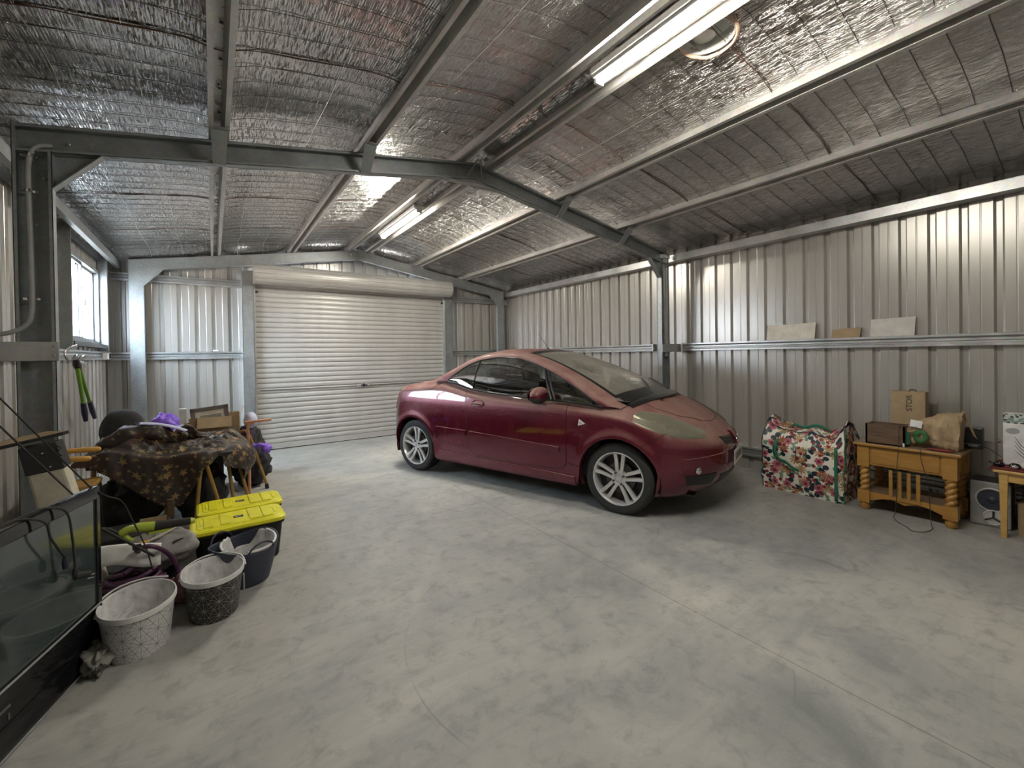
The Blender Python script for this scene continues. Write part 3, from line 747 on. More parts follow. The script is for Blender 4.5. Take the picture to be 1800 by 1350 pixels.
# ------------------------------------------------------------------ fluorescent battens
for nm, y0, y1, w0 in (('near', .63, 1.83, 'in front of the middle rafter'), ('far', 4.63, 5.87, 'beyond the middle rafter')):
    xc = 1.955
    t = thing('batten_light', 'lit fluorescent batten on the ridge purlins, %s' % w0, 'light', (xc, y0, 3.0))
    L = y1-y0
    m = MB(); m.box(-.065, .065, -.02, L+.02, .026, .062); m.box(-.045, .045, -.02, L+.02, .012, .028); m.build('housing', 'white_paint', t, bevel=.004)
    m = MB(); pr = [(.028*cos(a), -.028*sin(a)+.010) for a in [pi*i/10 for i in range(11)]]
    m.prism(pr, lambda a, b, q: (a, q, b), .0, L); m.build('diffuser', 'lit' if nm == 'near' else 'lit_far', t, smooth=40)
    for a in (-.022, L): MB().box(-.032, .032, a, a+.022, -.018, .03).build('end_cap', 'white_plastic', t, bevel=.003)

# ------------------------------------------------------------------ conduit, boxes, small fittings
t = thing('conduit', 'grey plastic conduit running up inside the left middle column', 'conduit', (-.80, YM+.04, 1.46))
pa = bez([(-.20, -.05, .03), (-.09, -.05, .04), (-.02, -.045, .08), (.006, -.04, .16), (.006, -.03, .4), (.002, -.03, .8), (.006, -.03, .97), (.035, -.03, 1.05), (.095, -.02, 1.075)], 6)
m = MB(); m.tube(pa, .0125, 10); m.build('pipe', 'pipe', t, smooth=50)
for z in (.23, .81, 1.0):
    m = MB(); m.lathe([(.0155, -.009), (.0155, .009)], 12, Matrix.Translation((.005 if z < 1 else .016, -.03, z))); m.box(-.03, .035, -.018, -.014, z-.006, z+.006); m.build('saddle', 'chrome', t)
def jbox(name, label, cat, loc, sx, sy, sz, mat='white_plastic'):
    m = MB(); m.box(-sx, sx, -sy, sy, -sz, sz); o = m.build(name, mat, bevel=.004); o.location = loc; tag(o, label, cat); return o
jbox('junction_box', 'small white junction box on the left girt below the window', 'box', (FL+.022, 6.86, 1.405), .022, .04, .035)
jbox('junction_box', 'small white box on the right girt just above the roof of the car', 'box', (FR-.018, 5.95, 1.425), .018, .035, .035)
jbox('sensor_clip', 'little white clip on the far girt left of the roller door', 'clip', (.03, YB-.068, 1.47), .032, .012, .010)

# ------------------------------------------------------------------ red coupe
HEAD = radians(-71.03)
CARX, CARY = 2.712, 5.079
XFN, XRN, X1, X2 = 3.27, -.60, 2.60, -.15
WB_, AR, AZ = 2.506, .342, .300
def zw(z, x=1.2):       # half width against height
    return cub(z, [(.15, .775), (.22, .815), (.30, .828), (.42, .838), (.55, .843), (.68, .842), (.80, .832), (.90, .812), (1.0, .782), (1.08, .74)])
def xfz(z): return cub(z, [(.15, 3.08), (.22, 3.17), (.32, 3.25), (.45, 3.275), (.56, 3.27), (.64, 3.23), (.72, 3.15), (.82, 3.03), (.9, 2.95)])
def xrz(z): return cub(z, [(.15, -.50), (.25, -.57), (.40, -.61), (.60, -.60), (.75, -.57), (.88, -.53), (.96, -.50), (1.05, -.46)])
def zsh(x): return cub(x, [(-.60, .93), (-.45, .965), (-.2, 1.0), (.1, 1.035), (.45, 1.055), (.65, 1.02), (.85, .985), (1.2, .952), (1.55, .933), (2.05, .912), (2.31, .892), (2.55, .862), (2.75, .815), (2.95, .755), (3.1, .700), (3.2, .655), (3.27, .62)])
def ztop(x): return cub(x, [(-.60, .94), (-.52, .985), (-.40, 1.015), (-.1, 1.055), (.2, 1.085), (.5, 1.08), (2.2, 1.0), (2.5, .992), (2.65, .965), (2.83, .910), (3.0, .835), (3.12, .765), (3.2, .70), (3.27, .63)])
def zbot(x):
    b = cub(x, [(-.60, .24), (-.3, .20), (0, .19), (2.8, .185), (3.1, .19), (3.27, .21)])
    for a in (0, WB_):
        d = abs(x-a)
        if d < AR: b = max(b, AZ+sqrt(max(0, AR*AR-d*d))*(.97 if False else 1))
    return b
def bodyp(xn, z):
    """right-hand body side; xn nominal station"""
    w = zw(z)
    # flares round the wheels
    for a in (0, WB_):
        r = hypot(xn-a, z-AZ); w += .014*exp(-((r-AR-.01)/.045)**2)*(1 if z > .2 else .4)
    # shoulder softening
    sh = zsh(xn); w -= .05*sm(sh-.09, sh, z)**2
    # crease under the waist
    if xn > X1:
        s = min(1, (xn-X1)/(XFN-X1)); return Vector((X1+(xfz(z)-X1)*s, -w*sqrt(max(0, 1-s**2.2)), z))
    if xn < X2:
        s = min(1, (X2-xn)/(X2-XRN)); return Vector((X2+(xrz(z)-X2)*s, -w*max(0, 1-s**2.7)**(1/2.4), z))
    return Vector((xn, -w, z))
def nrm_at(fn, a, b, e=.004):
    du = fn(a+e, b)-fn(a-e, b); dv = fn(a, b+e)-fn(a, b-e); n = du.cross(dv); return n.normalized() if n.length > 1e-12 else Vector((0, -1, 0))
def sidep(xn, z, off=0.):
    xn = max(XRN+.006, min(XFN-.006, xn)); p = bodyp(xn, z)
    if off:
        n = nrm_at(bodyp, xn, z)
        if n.y > 0 and abs(n.y) > .02 or (abs(n.y) <= .02 and (n.x > 0) != (xn > 1)): n = -n
        p = p+n*off
    return p
def topp(xn, t, off=0.):
    """bonnet / boot surface; t 0 at the right shoulder, 1 on the centre line, 2 at the left shoulder"""
    e = sidep(xn, zsh(xn)); yy = abs(e.y)*(t-1); k = abs(t-1)
    zc = ztop(min(max(xn, -.6), 3.27)); z = zc+(e.z-zc)*k**2.3
    # bonnet centre swells between two soft creases
    z += .010*sm(.25, .0, abs(k-.55))*sm(2.5, 2.8, xn)*sm(3.27, 3.0, xn)
    xx = e.x
    return Vector((xx, yy, z+off))
knx = []
def arcx(a): return [a-AR*cos(pi*k/16) for k in range(17)]
xs_ = sorted(set([round(v, 4) for v in
      [XRN, -.597, -.59, -.575, -.55, -.52, -.48, -.44, -.40, -.36]+arcx(0)+[.42, .5, .6, .7, .8, .9, 1., 1.1, 1.2, 1.3, 1.4, 1.5, 1.6, 1.7, 1.8, 1.9, 2.0, 2.08, 2.13]+arcx(WB_)+[2.87, 2.9, 2.94, 2.98, 3.02, 3.06, 3.10, 3.14, 3.17, 3.20, 3.225, 3.245, 3.258, 3.266, XFN]]))
# exact little steps at arch ends
xs2 = []
for x in xs_:
    xs2.append(x)
NV = 26
def car():
    root = thing('car', 'dusty dark red two-door coupe parked in front of the right wall', 'car', (CARX, CARY, 0), HEAD)
    m = MB(); P = []
    for x in xs_:
        zb = zbot(x); zs = zsh(x); P.append([sidep(max(XRN+1e-5, min(XFN-1e-5, x)), zb+(zs-zb)*(j/NV)) if True else 0 for j in range(NV+1)])
    P[0] = [Vector((p.x, 0, p.z)) for p in P[0]]; P[-1] = [Vector((p.x, 0, p.z)) for p in P[-1]]
    m.grid(P); m.grid([[Vector((p.x, -p.y, p.z)) for p in r][::-1] for r in P])
    # top: boot, scuttle and bonnet, leaving the cabin open
    for lo, hi in ((XRN, .42), (2.35, XFN)):
        T = []
        for x in [q for q in xs_ if lo-.001 <= q <= hi+.001]+([.42] if hi == .42 else []):
            if x in (XRN, XFN):
                e = P[0][-1] if x == XRN else P[-1][-1]; T.append([Vector(e)]*21); continue
            T.append([topp(x, k/10) for k in range(21)])
        m.grid([r[::-1] for r in T])
    # inner lips of the wheel arches
    for a in (0, WB_):
        for s in (1, -1):
            A = []
            for k in range(25):
                th = -.30+(pi+.60)*k/24; x = a-AR*cos(th); z = AZ+AR*sin(th)
                p = bodyp(x, max(z, .19)); y = abs(p.y)
                A.append([Vector((p.x, -s*(y-.001), max(z, .185))), Vector((p.x, -s*(y-.05), max(z, .185)))])
            m.grid(A if s < 0 else [r[::-1] for r in A])
    body = m.build('body_shell', 'paint', root, smooth=38, weld=.0008)
    # dark wheel housings and floor pan
    m = MB()
    for a in (0, WB_):
        for s in (1, -1):
            A = []
            for k in range(25):
                th = -.30+(pi+.60)*k/24; x = a-(AR+.012)*cos(th); z = AZ+(AR+.012)*sin(th); A.append([(x, s*.80, z), (x, s*.55, z)])
            m.grid(A); m.box(a-.36, a+.36, s*.55-.004, s*.55+.004, .16, .70)
    m.box(-.45, 3.05, -.56, .56, .175, .19); m.box(.36, 2.14, -.78, .78, .19, .215)
    m.build('underbody', 'trim_black', root)

    # ---- overlay helper: coons patch on the body side
    def patch(name, lo, hi, mat, off=.004, nv=10, sides=(1,), fn=sidep, par=None, rim=.006, res=6, smooth=40, label=None):
        """lo / hi lists of (xn, z) of equal length; subdivided"""
        def dens(L):
            out = []
            for a, b in zip(L, L[1:]):
                for k in range(res): out.append((a[0]+(b[0]-a[0])*k/res, a[1]+(b[1]-a[1])*k/res))
            return out+[L[-1]]
        lo, hi = dens(lo), dens(hi); objs = []
        for s in sides:
            m = MB(); G = []; nu = len(lo)
            for i in range(nu):
                row = []
                for j in range(nv+1):
                    t = j/nv; x = lo[i][0]+(hi[i][0]-lo[i][0])*t; z = lo[i][1]+(hi[i][1]-lo[i][1])*t
                    p = fn(x, z, off); row.append(Vector((p.x, p.y*s, p.z)))
                G.append(row)
            def low(i, j):
                t = j/nv; x = lo[i][0]+(hi[i][0]-lo[i][0])*t; z = lo[i][1]+(hi[i][1]-lo[i][1])*t
                p = fn(x, z, -.003); return Vector((p.x, p.y*s, p.z))
            m.grid(G, mi=0)
            ring = [(i, 0) for i in range(nu)]+[(nu-1, j) for j in range(1, nv+1)]+[(i, nv) for i in range(nu-2, -1, -1)]+[(0, j) for j in range(nv-1, 0, -1)]
            R = [[G[i][j], low(i, j)] for i, j in ring]; m.grid(R, closeu=True, mi=0)
            o = m.build(name, mat, par or root, smooth=smooth, weld=.0003, label=label); objs.append(o)
        return objs
    def line(name, pts, r=.0028, mat='seam', fn=sidep, off=.0035, sides=(1,), par=None, res=8):
        for s in sides:
            pa = []
            for a, b in zip(pts, pts[1:]):
                for k in range(res): x = a[0]+(b[0]-a[0])*k/res; z = a[1]+(b[1]-a[1])*k/res; p = fn(x, z, off); pa.append((p.x, p.y*s, p.z))
            p = fn(pts[-1][0], pts[-1][1], off); pa.append((p.x, p.y*s, p.z))
            m = MB(); m.tube(pa, r, 5); m.build(name, mat, par or root)

    # doors ------------------------------------------------------------------
    dl = [(.862, .46), (.872, .38), (.90, .335), (.96, .315), (1.4, .305), (1.9, .305), (1.98, .315), (2.02, .35), (2.035, .42)]
    dh = [(.80, .975), (.83, .980), (.90, .970), (1.0, .962), (1.4, .935), (1.8, .917), (1.93, .912), (2.0, .910), (2.035, .908)]
    doors = patch('door', dl, dh, 'paint', .0035, 22, (1, -1))
    for dr, s in zip(doors, (1, -1)):
        ed = [(2.036, .905), (2.036, .42), (2.022, .35), (1.98, .313), (1.9, .303), (1.4, .303), (.96, .312), (.90, .333), (.870, .38), (.860, .46), (.835, .70), (.798, .97)]
        line('door_gap', ed, .0030, sides=(s,), par=dr, off=.002)
        # handle
        m = MB(); c = sidep(.995, .842, .0); cy = c.y*s
        m.lathe([(.052, 0), (.060, .006), (.064, .004), (.064, -.004)], 28, Matrix.Translation((c.x, cy-.003*s, c.z)) @ Matrix.Rotation(pi/2*s, 4, 'X') @ Matrix.Scale(1.35, 4, (1, 0, 0)) @ Matrix.Scale(.78, 4, (0, 1, 0)), caps=False)
        m.build('handle_cup', 'paint', dr, smooth=40)
        m = MB(); m.tube([(c.x-.07, cy-.012*s, c.z+.004), (c.x-.03, cy-.030*s, c.z+.010), (c.x+.03, cy-.030*s, c.z+.008), (c.x+.07, cy-.012*s, c.z-.002)], .013, 8, flat=.7); m.build('handle', 'paint', dr, smooth=60)
        m = MB(); m.tube([(c.x-.045, cy-.036*s, c.z-.006), (c.x+.045, cy-.036*s, c.z-.008)], .004, 6); m.build('handle_strip', 'chrome', dr)
        k = sidep(.885, .775, .004); m = MB(); m.lathe([(.010, 0), (.010, .004), (0, .005)], 12, Matrix.Translation((k.x, k.y*s, k.z)) @ Matrix.Rotation(pi/2*s, 4, 'X')); m.box(k.x-.003, k.x+.003, k.y*s-.003, k.y*s+.003, k.z-.022, k.z-.005); m.build('key_lock', 'chrome', dr)
        patch('door_moulding', [(.885, .505), (1.97, .470)], [(.885, .556), (1.97, .512)], 'paint', .020, 5, (s,), par=dr, label='raised red side moulding')
    patch('side_moulding', [(.385, .513), (.835, .506)], [(.385, .566), (.835, .557)], 'paint', .020, 5, (1, -1))
    # sill skirts
    patch('sill_skirt', [(.36, .188), (2.12, .182)], [(.42, .300), (2.12, .262)], 'paint', .012, 6, (1, -1), rim=0)
    line('panel_gap', [(.40, .415), (.62, .395), (.86, .372)], .0018, sides=(1, -1)); line('panel_gap', [(2.04, .372), (2.17, .36)], .0018, sides=(1, -1))
    # front bumper line from arch to headlamp, bonnet shut lines
    line('panel_gap', [(2.80, .475+.0), (2.79, .56), (2.78, .62), (2.75, .69), (2.82, .735)], .0018, sides=(1, -1)) if False else None
    line('bumper_gap', [(2.705, .585), (2.76, .62), (2.84, .665), (2.93, .70)], .0020, sides=(1, -1))
    line('bonnet_gap', [(2.47, .40), (2.6, .34), (2.8, .30), (3.0, .34), (3.12, .50), (3.15, .75), (3.155, 1.0)], .0024, fn=topp, off=.001, sides=(1, -1))
    line('boot_gap', [(.02, .06), (-.06, .02)], .002, fn=topp, off=.001, sides=(1, -1))
    # boot lid edge seen from the side
    line('boot_gap', [(.36, 1.03), (.30, .985), (.2, .957), (.1, .945), (-.1, .935), (-.35, .93), (-.5, .93)], .0024, sides=(1, -1))
    line('bumper_gap', [(-.33, .64), (-.45, .66), (-.55, .66)], .002, sides=(1, -1))
    line('bumper_gap', [(-.40, .50), (-.50, .49), (-.59, .49)], .002, sides=(1, -1))

    # headlamps ---------------------------------------------------------------
    def hp(a, b, off=0.):   # a along lamp 0..1, b 0..1 across; between body side and bonnet edge
        x = 2.66+(3.165-2.66)*a
        lo = cub(a, [(0, .795), (.25, .745), (.55, .690), (.8, .655), (1., .648)])
        hi_t = cub(a, [(0, .02), (.2, .16), (.5, .24), (.8, .22), (1., .16)])
        zs = zsh(x)
        if b < .5:
            t = b/.5; q = sidep(x, lo+(zs-lo)*t); q2 = nrm_at(bodyp, min(x, 3.25), min(lo+(zs-lo)*t, zs-.01)); 
            q2 = -q2 if q2.y > 0 else q2
            return q+q2*off*sin(pi*(.25+.25*t))
        t = (b-.5)/.5; q = topp(x, hi_t*t); return q+Vector((.2, -.35, .9)).normalized()*off
    lamps = []
    for s in (1, -1):
        m = MB(); G = []
        for i in range(25):
            a = i/24; e = min(1, a/.08, (1-a)/.06)
            G.append([(lambda v: Vector((v.x, v.y*s, v.z)))(hp(a, j/14, .016*min(1, (j+.01)/2, (14-j+.01)/2)*e+.003)) for j in range(15)])
        m.grid(G); lamp = m.build('headlamp', 'lamp_glass', root, smooth=60); lamps.append(lamp)
        m = MB(); G = [[(lambda v: Vector((v.x, v.y*s, v.z)))(hp(i/24, j/14, .0015)) for j in range(15)] for i in range(25)]
        m.grid(G); m.build('lamp_bowl', 'alloy', lamp, smooth=60)
        for a, b, r in ((.60, .42, .020), (.44, .50, .014), (.74, .40, .010)):
            c = hp(a, b, .0); c.y *= s; m = MB(); m.lathe([(r, .001), (r*.7, .004), (0, .006)], 20, Matrix.Translation(c) @ Vector((.75, -.5*s, .4)).to_track_quat('Z', 'Y').to_matrix().to_4x4(), caps=False); m.build('reflector', 'chrome', lamp, smooth=60)
    # tail lamps ---------------------------------------------------------------
    patch('tail_lamp', [(-.40, .72), (-.50, .70), (-.565, .70)], [(-.36, .90), (-.48, .915), (-.555, .905)], 'tail', .006, 8, (1, -1))
    # side repeater triangle
    c = sidep(2.19, .745, .004)
    m = MB(); tri = [(-.030, -.026), (.040, -.004), (-.020, .034)]
    m.prism(tri, lambda a, b, d: (c.x+a, c.y-d, c.z+b), 0, .006); o = m.build('side_repeater', 'lens_white', root, bevel=.002)
    m = MB(); m.prism([(a*.35, b*.35) for a, b in tri], lambda a, b, d: (c.x+a, c.y-d, c.z+b), .006, .008); m.build('repeater_core', 'pipe', o)
    # front: grille, intakes, fog lamp, badge, plate -----------------------------
    def frontp(y, z, off=0.):
        """front face addressed by lateral position"""
        w = zw(z); k = min(.995, abs(y)/w); s = (1-k*k)**(1/2.2)
        p = Vector((X1+(xfz(z)-X1)*s+off, y, z)); return p
    def fpatch(name, poly_lo, poly_hi, mat, off, n=12, par=None, label=None, nv=6):
        m = MB(); G = []
        for i in range(n+1):
            t = i/n*(len(poly_lo)-1); k = min(int(t), len(poly_lo)-2); f = t-k
            a = (poly_lo[k][0]+(poly_lo[k+1][0]-poly_lo[k][0])*f, poly_lo[k][1]+(poly_lo[k+1][1]-poly_lo[k][1])*f)
            b = (poly_hi[k][0]+(poly_hi[k+1][0]-poly_hi[k][0])*f, poly_hi[k][1]+(poly_hi[k+1][1]-poly_hi[k][1])*f)
            G.append([frontp(a[0]+(b[0]-a[0])*j/nv, a[1]+(b[1]-a[1])*j/nv, off) for j in range(nv+1)])
        m.grid(G); B = [[v-Vector((off+.004, 0, 0)) for v in r] for r in G]
        ring = [(i, 0) for i in range(n+1)]+[(n, j) for j in range(1, nv+1)]+[(i, nv) for i in range(n-1, -1, -1)]+[(0, j) for j in range(nv-1, 0, -1)]
        m.grid([[G[i][j], B[i][j]] for i, j in ring], closeu=True)
        return m.build(name, mat, par or root, smooth=40, weld=.0002, label=label)
    for s in (1, -1):
        g = fpatch('grille', [(s*.055, .555), (s*.26, .575)], [(s*.055, .625), (s*.30, .640)], 'trim_black', .004, 10)
        for z in (.583, .605):
            m = MB(); m.tube([frontp(s*(.06+.21*k/6), z+.003*k, .006) for k in range(7)], .003, 5); m.build('grille_bar', 'seam', g)
    nose = fpatch('nose_ridge', [(-.05, .545), (.05, .545)], [(-.05, .66), (.05, .66)], 'paint', .022, 6)
    # three small lozenges
    for dy, dz, an in ((0, .017, 0), (-.016, -.010, 120), (.016, -.010, -120)):
        m = MB(); c = frontp(0, .60, .026); T = Matrix.Translation((c.x, c.y+dy, c.z+dz)) @ Matrix.Rotation(radians(an), 4, 'X')
        m.prism([(0, -.018), (.010, 0), (0, .018), (-.010, 0)], lambda a, b, d: T @ Vector((d, a, b)), 0, .003); m.build('emblem_lozenge', 'chrome', nose)
    fpatch('lower_intake', [(-.30, .235), (.30, .235)], [(-.33, .335), (.33, .335)], 'trim_black', .003, 14)
    # recessed dark band of the bumper and the side intakes
    for s in (1, -1):
        fpatch('bumper_panel', [(s*.30, .375), (s*.5, .375), (s*.70, .385)], [(s*.30, .515), (s*.5, .51), (s*.705, .500)], 'paint', -.001 if False else .010, 12)
        fpatch('side_intake', [(s*.42, .265), (s*.64, .285)], [(s*.40, .362), (s*.675, .362)], 'trim_black', .004, 10)
        c = frontp(s*.60, .405, .012); m = MB(); n = Vector((.8, s*.6, 0)).normalized()
        m.lathe([(.028, .004), (.022, .010), (0, .012)], 18, Matrix.Translation(c) @ n.to_track_quat('Z', 'Y').to_matrix().to_4x4()); m.build('fog_lamp', 'chrome', root, smooth=50)
    c = frontp(0, .455, .012); m = MB(); m.box(c.x, c.x+.006, -.186, .186, .392, .512); pl = m.build('number_plate', 'white_plastic', root, bevel=.003)
    m = MB(); m.box(c.x-.006, c.x+.002, -.195, .195, .384, .392); m.build('plate_surround', 'chrome', pl)
    T = Matrix.Translation((c.x+.0062, 0, .452)) @ Matrix(((0, 0, 1, 0), (1, 0, 0, 0), (0, 1, 0, 0), (0, 0, 0, 1)))
    for k in range(6):
        m = MB(); m.box(c.x+.006, c.x+.0068, -.150+k*.053, -.118+k*.053, .425, .485); m.build('plate_mark', 'handle_navy', pl)

    # ---------------------------------------------------------------- greenhouse
    NU = 48
    def par(u): return u
    belt = [(.46, 1.062), (.62, 1.040), (.85, .992), (1.2, .958), (1.55, .940), (2.05, .918), (2.33, .895)]
    def Bx(u): return .46+(2.36-.46)*u
    def Bp(u):
        x = Bx(u); z = cub(x, belt+[(2.36, .893)]); p = bodyp(x, zsh(x)-.006); return Vector((x, p.y+.012, z))
    WT = [(0., (.46, 1.064)), (.07, (.575, 1.155)), (.16, (.74, 1.250)), (.26, (.92, 1.305)), (.38, (1.13, 1.325)), (.50, (1.34, 1.316)), (.60, (1.52, 1.280)), (.70, (1.72, 1.213)), (.80, (1.93, 1.125)), (.90, (2.15, 1.015)), (1., (2.38, .886))]
    RL = [(0., (.26, 1.075)), (.07, (.47, 1.185)), (.16, (.66, 1.290)), (.26, (.87, 1.350)), (.38, (1.10, 1.375)), (.50, (1.33, 1.370)), (.60, (1.53, 1.335)), (.70, (1.75, 1.265)), (.80, (1.98, 1.170)), (.90, (2.22, 1.050)), (1., (2.52, .880))]
    def kv(u, K, c): return cub(u, [(a, b[c]) for a, b in K])
    def leany(z, base, u):   # half width of the side glass plane against height
        return base-(.0)-.42*max(0, z-.93)-.10*max(0, z-.93)**2
    def Wp(u):
        x = kv(u, WT, 0); z = kv(u, WT, 1); return Vector((x, -leany(z, .795, u), z))
    def Rp(u):
        x = kv(u, RL, 0); z = kv(u, RL, 1); y = leany(z, .795, u)-.045*sm(0, .15, u)*(1-sm(.93, 1., u)*.3); return Vector((x, -y, z))
    def Cp(u):   # centre line
        x = kv(u, [(0., (.05, 0)), (.07, (.28, 0)), (.16, (.50, 0)), (.26, (.76, 0)), (.38, (1.03, 0)), (.50, (1.30, 0)), (.60, (1.55, 0)), (.70, (1.83, 0)), (.80, (2.10, 0)), (.90, (2.38, 0)), (1., (2.66, 0))], 0)
        z = cub(u, [(0., 1.075), (.07, 1.195), (.16, 1.32), (.26, 1.392), (.38, 1.420), (.50, 1.415), (.60, 1.372), (.70, 1.300), (.80, 1.205), (.90, 1.095), (1., .968)])
        return Vector((x, 0, z))
    def Tp(u, t):     # t 0 right rail .. 1 centre .. 2 left rail
        a = Rp(u); c = Cp(u); k = abs(t-1)
        p = Vector((c.x+(a.x-c.x)*k**1.9, a.y*k, c.z+(a.z-c.z)*k**2.4)); p.y = -abs(p.y) if t < 1 else abs(p.y); return p
    def us(a, b, n): return [a+(b-a)*i/n for i in range(n+1)]
    UH, UR = .555, .235     # header of the windscreen, front edge of rear window
    for s in (1, -1):
        f = lambda v: Vector((v.x, v.y*s, v.z))
        # rail: painted strip from window edge to roof
        m = MB(); G = []
        for u in us(0, 1, NU):
            a, b = Wp(u), Rp(u); row = []
            for j in range(7):
                t = j/6; p = a.lerp(b, t); p.z += .012*sin(pi*t)*min(1, u/.1); p.y -= .010*sin(pi*t); row.append(f(p))
            G.append(row)
        m.grid(G)
        m.build('roof_rail', 'paint', root, smooth=50, weld=.0005)
        # glass with black surrounds
        def pane(name, u0, u1, mat, ins_t, ins_b, off, n=20):
            m = MB(); G = []
            for u in us(u0, u1, n):
                a = Bp(max(0, min(1, u*1.0))); x = kv(u, WT, 0); z = cub(x, belt+[(2.36, .893)]); a = Vector((x, -leany(z, .795, u)-.004*0, z)); b = Wp(u)
                row = []
                for j in range(9):
                    t = ins_b+(1-ins_t-ins_b)*j/8; p = a.lerp(b, t); p.y -= .018*sin(pi*t)+off; row.append(f(p))
                G.append(row)
            m.grid(G); return m.build(name, mat, root, smooth=60)
        g = pane('side_glass', .245, .690, 'tint', 0.03, 0.0, .001)
        pane('quarter_glass', .035, .235, 'tint', 0.05, 0.0, .001)
        pane('front_quarter_glass', .735, .960, 'tint', 0.08, 0.03, .001)
        # black rubbers
        def strip(name, pts, r, mat='trim_black', flat=.5):
            m = MB(); m.tube([f(p) for p in pts], r, 6, flat=flat); m.build(name, mat, root, smooth=60)
        top = [Wp(u)+Vector((0, -.004, -.003)) for u in us(0.01, 1., 60)]
        strip('window_seal', top, .008, flat=1)
        bot = []
        for u in us(0, 1., 60):
            x = kv(u, WT, 0); z = cub(x, belt+[(2.36, .893)]); bot.append(Vector((x, -leany(z, .795, u)-.006, z)))
        strip('window_seal', bot, .012, flat=1)
        for u, w_, mt in ((.238, .009, 'trim_black'), (.705, .014, 'trim_black'), (.728, .010, 'pipe')):
            x = kv(u, WT, 0); z = cub(x, belt+[(2.36, .893)]); a = Vector((x, -leany(z, .795, u), z)); b = Wp(u)
            if u > .6: a.x += .14 if u < .72 else .13; a.z = cub(a.x, belt+[(2.36, .893)]); a.y = -leany(a.z, .795, u); 
            strip('pillar_trim', [a.lerp(b, k/8)+Vector((0, -.006-.018*sin(pi*k/8), 0)) for k in range(9)], w_)
    # roof, rear window, windscreen
    def top(name, u0, u1, t0, t1, mat, n, off=0., nt=24):
        m = MB(); G = [[Tp(u, t0+(t1-t0)*j/nt)+Vector((0, 0, off)) for j in range(nt+1)] for u in us(u0, u1, n)]
        m.grid(G); return m.build(name, mat, root, smooth=60)
    top('roof_panel', UR, UH, 0, 2, 'paint', 16)
    for k in (0, 1):
        top('pillar_skin', UH, 1., (0, 1.90)[k], (.10, 2.)[k], 'paint', 22, nt=3); top('pillar_skin', 0, UR, (0, 1.84)[k], (.16, 2.)[k], 'paint', 10, nt=3)
    ws = top('windscreen', UH, 1., .10, 1.90, 'windscreen', 30)
    for t0, t1, u0, u1 in ((.10, .145, UH, 1.), (1.855, 1.90, UH, 1.), (.145, 1.855, UH, UH+.035), (.145, 1.855, .955, 1.)):
        m = MB(); G = [[Tp(u, t0+(t1-t0)*j/12)+Vector((0, 0, .0015)) for j in range(13)] for u in us(u0, u1, 10)]; m.grid(G); m.build('windscreen_border', 'trim_black', ws, smooth=60)
    top('rear_window', 0.02, UR, .16, 1.84, 'tint', 10)
    # cowl and wipers
    m = MB(); G = []
    for j in range(21):
        t = .12+1.76*j/20; a = Tp(1., t); b = Vector((a.x+.085*(1-.5*abs(t-1)), a.y*1.02, a.z-.020-.0)); G.append([a+Vector((-.01, 0, .006)), a.lerp(b, .5)+Vector((0, 0, .010)), b])
    m.grid(G); cowl = m.build('scuttle_panel', 'trim_black', root, smooth=50)
    for a, b in (((-.42, 1.0), (.02, .93)), ((.10, 1.0), (.50, .95))):
        t0 = 1+a[0]; t1 = 1+b[0]
        m = MB(); pa = [Tp(.995-.075*k/8, t0+(t1-t0)*k/8)+Vector((.02*(1-k/8), 0, .022)) for k in range(9)]; m.tube(pa, .006, 6); m.tube([p+Vector((-.012, 0, -.008)) for p in pa[2:]], .003, 4); m.build('wiper', 'trim_black', root)
    # aerial
    b = Tp(.53, 1.0); m = MB(); m.tube([b+Vector((0, 0, -.01)), b+Vector((-.03, 0, .012))], [.016, .008], 8); m.tube([b+Vector((-.02, 0, .008)), b+Vector((-.155, 0, .195))], [.0035, .0015], 6); m.build('aerial', 'trim_black', root, smooth=50)
    # washer jets
    for t in (.62, 1.38):
        p = topp(2.78, t, .004); m = MB(); m.box(p.x-.012, p.x+.012, p.y-.012, p.y+.012, p.z-.003, p.z+.007); m.build('washer_jet', 'trim_black', root, bevel=.003)
    # door mirrors
    for s in (1, -1):
        c = Vector((1.80, -.905*s, .975)); m = MB(); G = []
        for i in range(13):
            ph = pi*i/12; row = []
            for j in range(25):
                th = 2*pi*j/24; x = -cos(ph); r = sin(ph)**.62
                row.append(Vector((c.x+x*.062+(.025 if False else 0)+.03*abs(r*cos(th))*0, c.y+r*cos(th)*.118, c.z+r*sin(th)*.076+.008*cos(th)*s)))
            G.append(row)
        m2 = MB(); m2.grid(G); mir = m2.build('mirror', 'paint', root, smooth=60, weld=.0005)
        m = MB(); G2 = [[Vector((v.x+.0, c.y+(v.y-c.y)*1.02, min(v.z, c.z-.018)-.004)) for v in r] for r in G]; m.grid(G2); m.build('mirror_base', 'trim_black', mir, smooth=50)
        m = MB(); m.tube([(1.83, -.80*s, .935), (1.81, -.86*s, .935), (1.80, -.90*s, .930)], [.035, .028, .03], 8, flat=.6); m.build('mirror_arm', 'trim_black', mir, smooth=60)
        m = MB(); m.lathe([(.0, 0), (.062, .0)], 24, Matrix.Translation((c.x-.064, c.y, c.z)) @ Matrix.Rotation(-pi/2, 4, 'Y') @ Matrix.Scale(1.6, 4, (0, 1, 0)), caps=False); m.build('mirror_glass', 'chrome', mir)
    # cabin
    m = MB(); m.box(.45, 2.35, -.70, .70, .22, .30); m.box(.40, .50, -.70, .70, .22, 1.04)
    G = [[Vector((x, y, z)) for x, z in ((2.55, .93), (2.30, .955), (2.02, .95), (1.92, .90), (1.90, .70), (1.95, .35))] for y in (-.70, -.4, -.1, .1, .4, .70)]
    m.grid(G)
    for s in (1, -1): m.box(.45, 2.3, s*.72-.01, s*.72+.01, .25, .90)
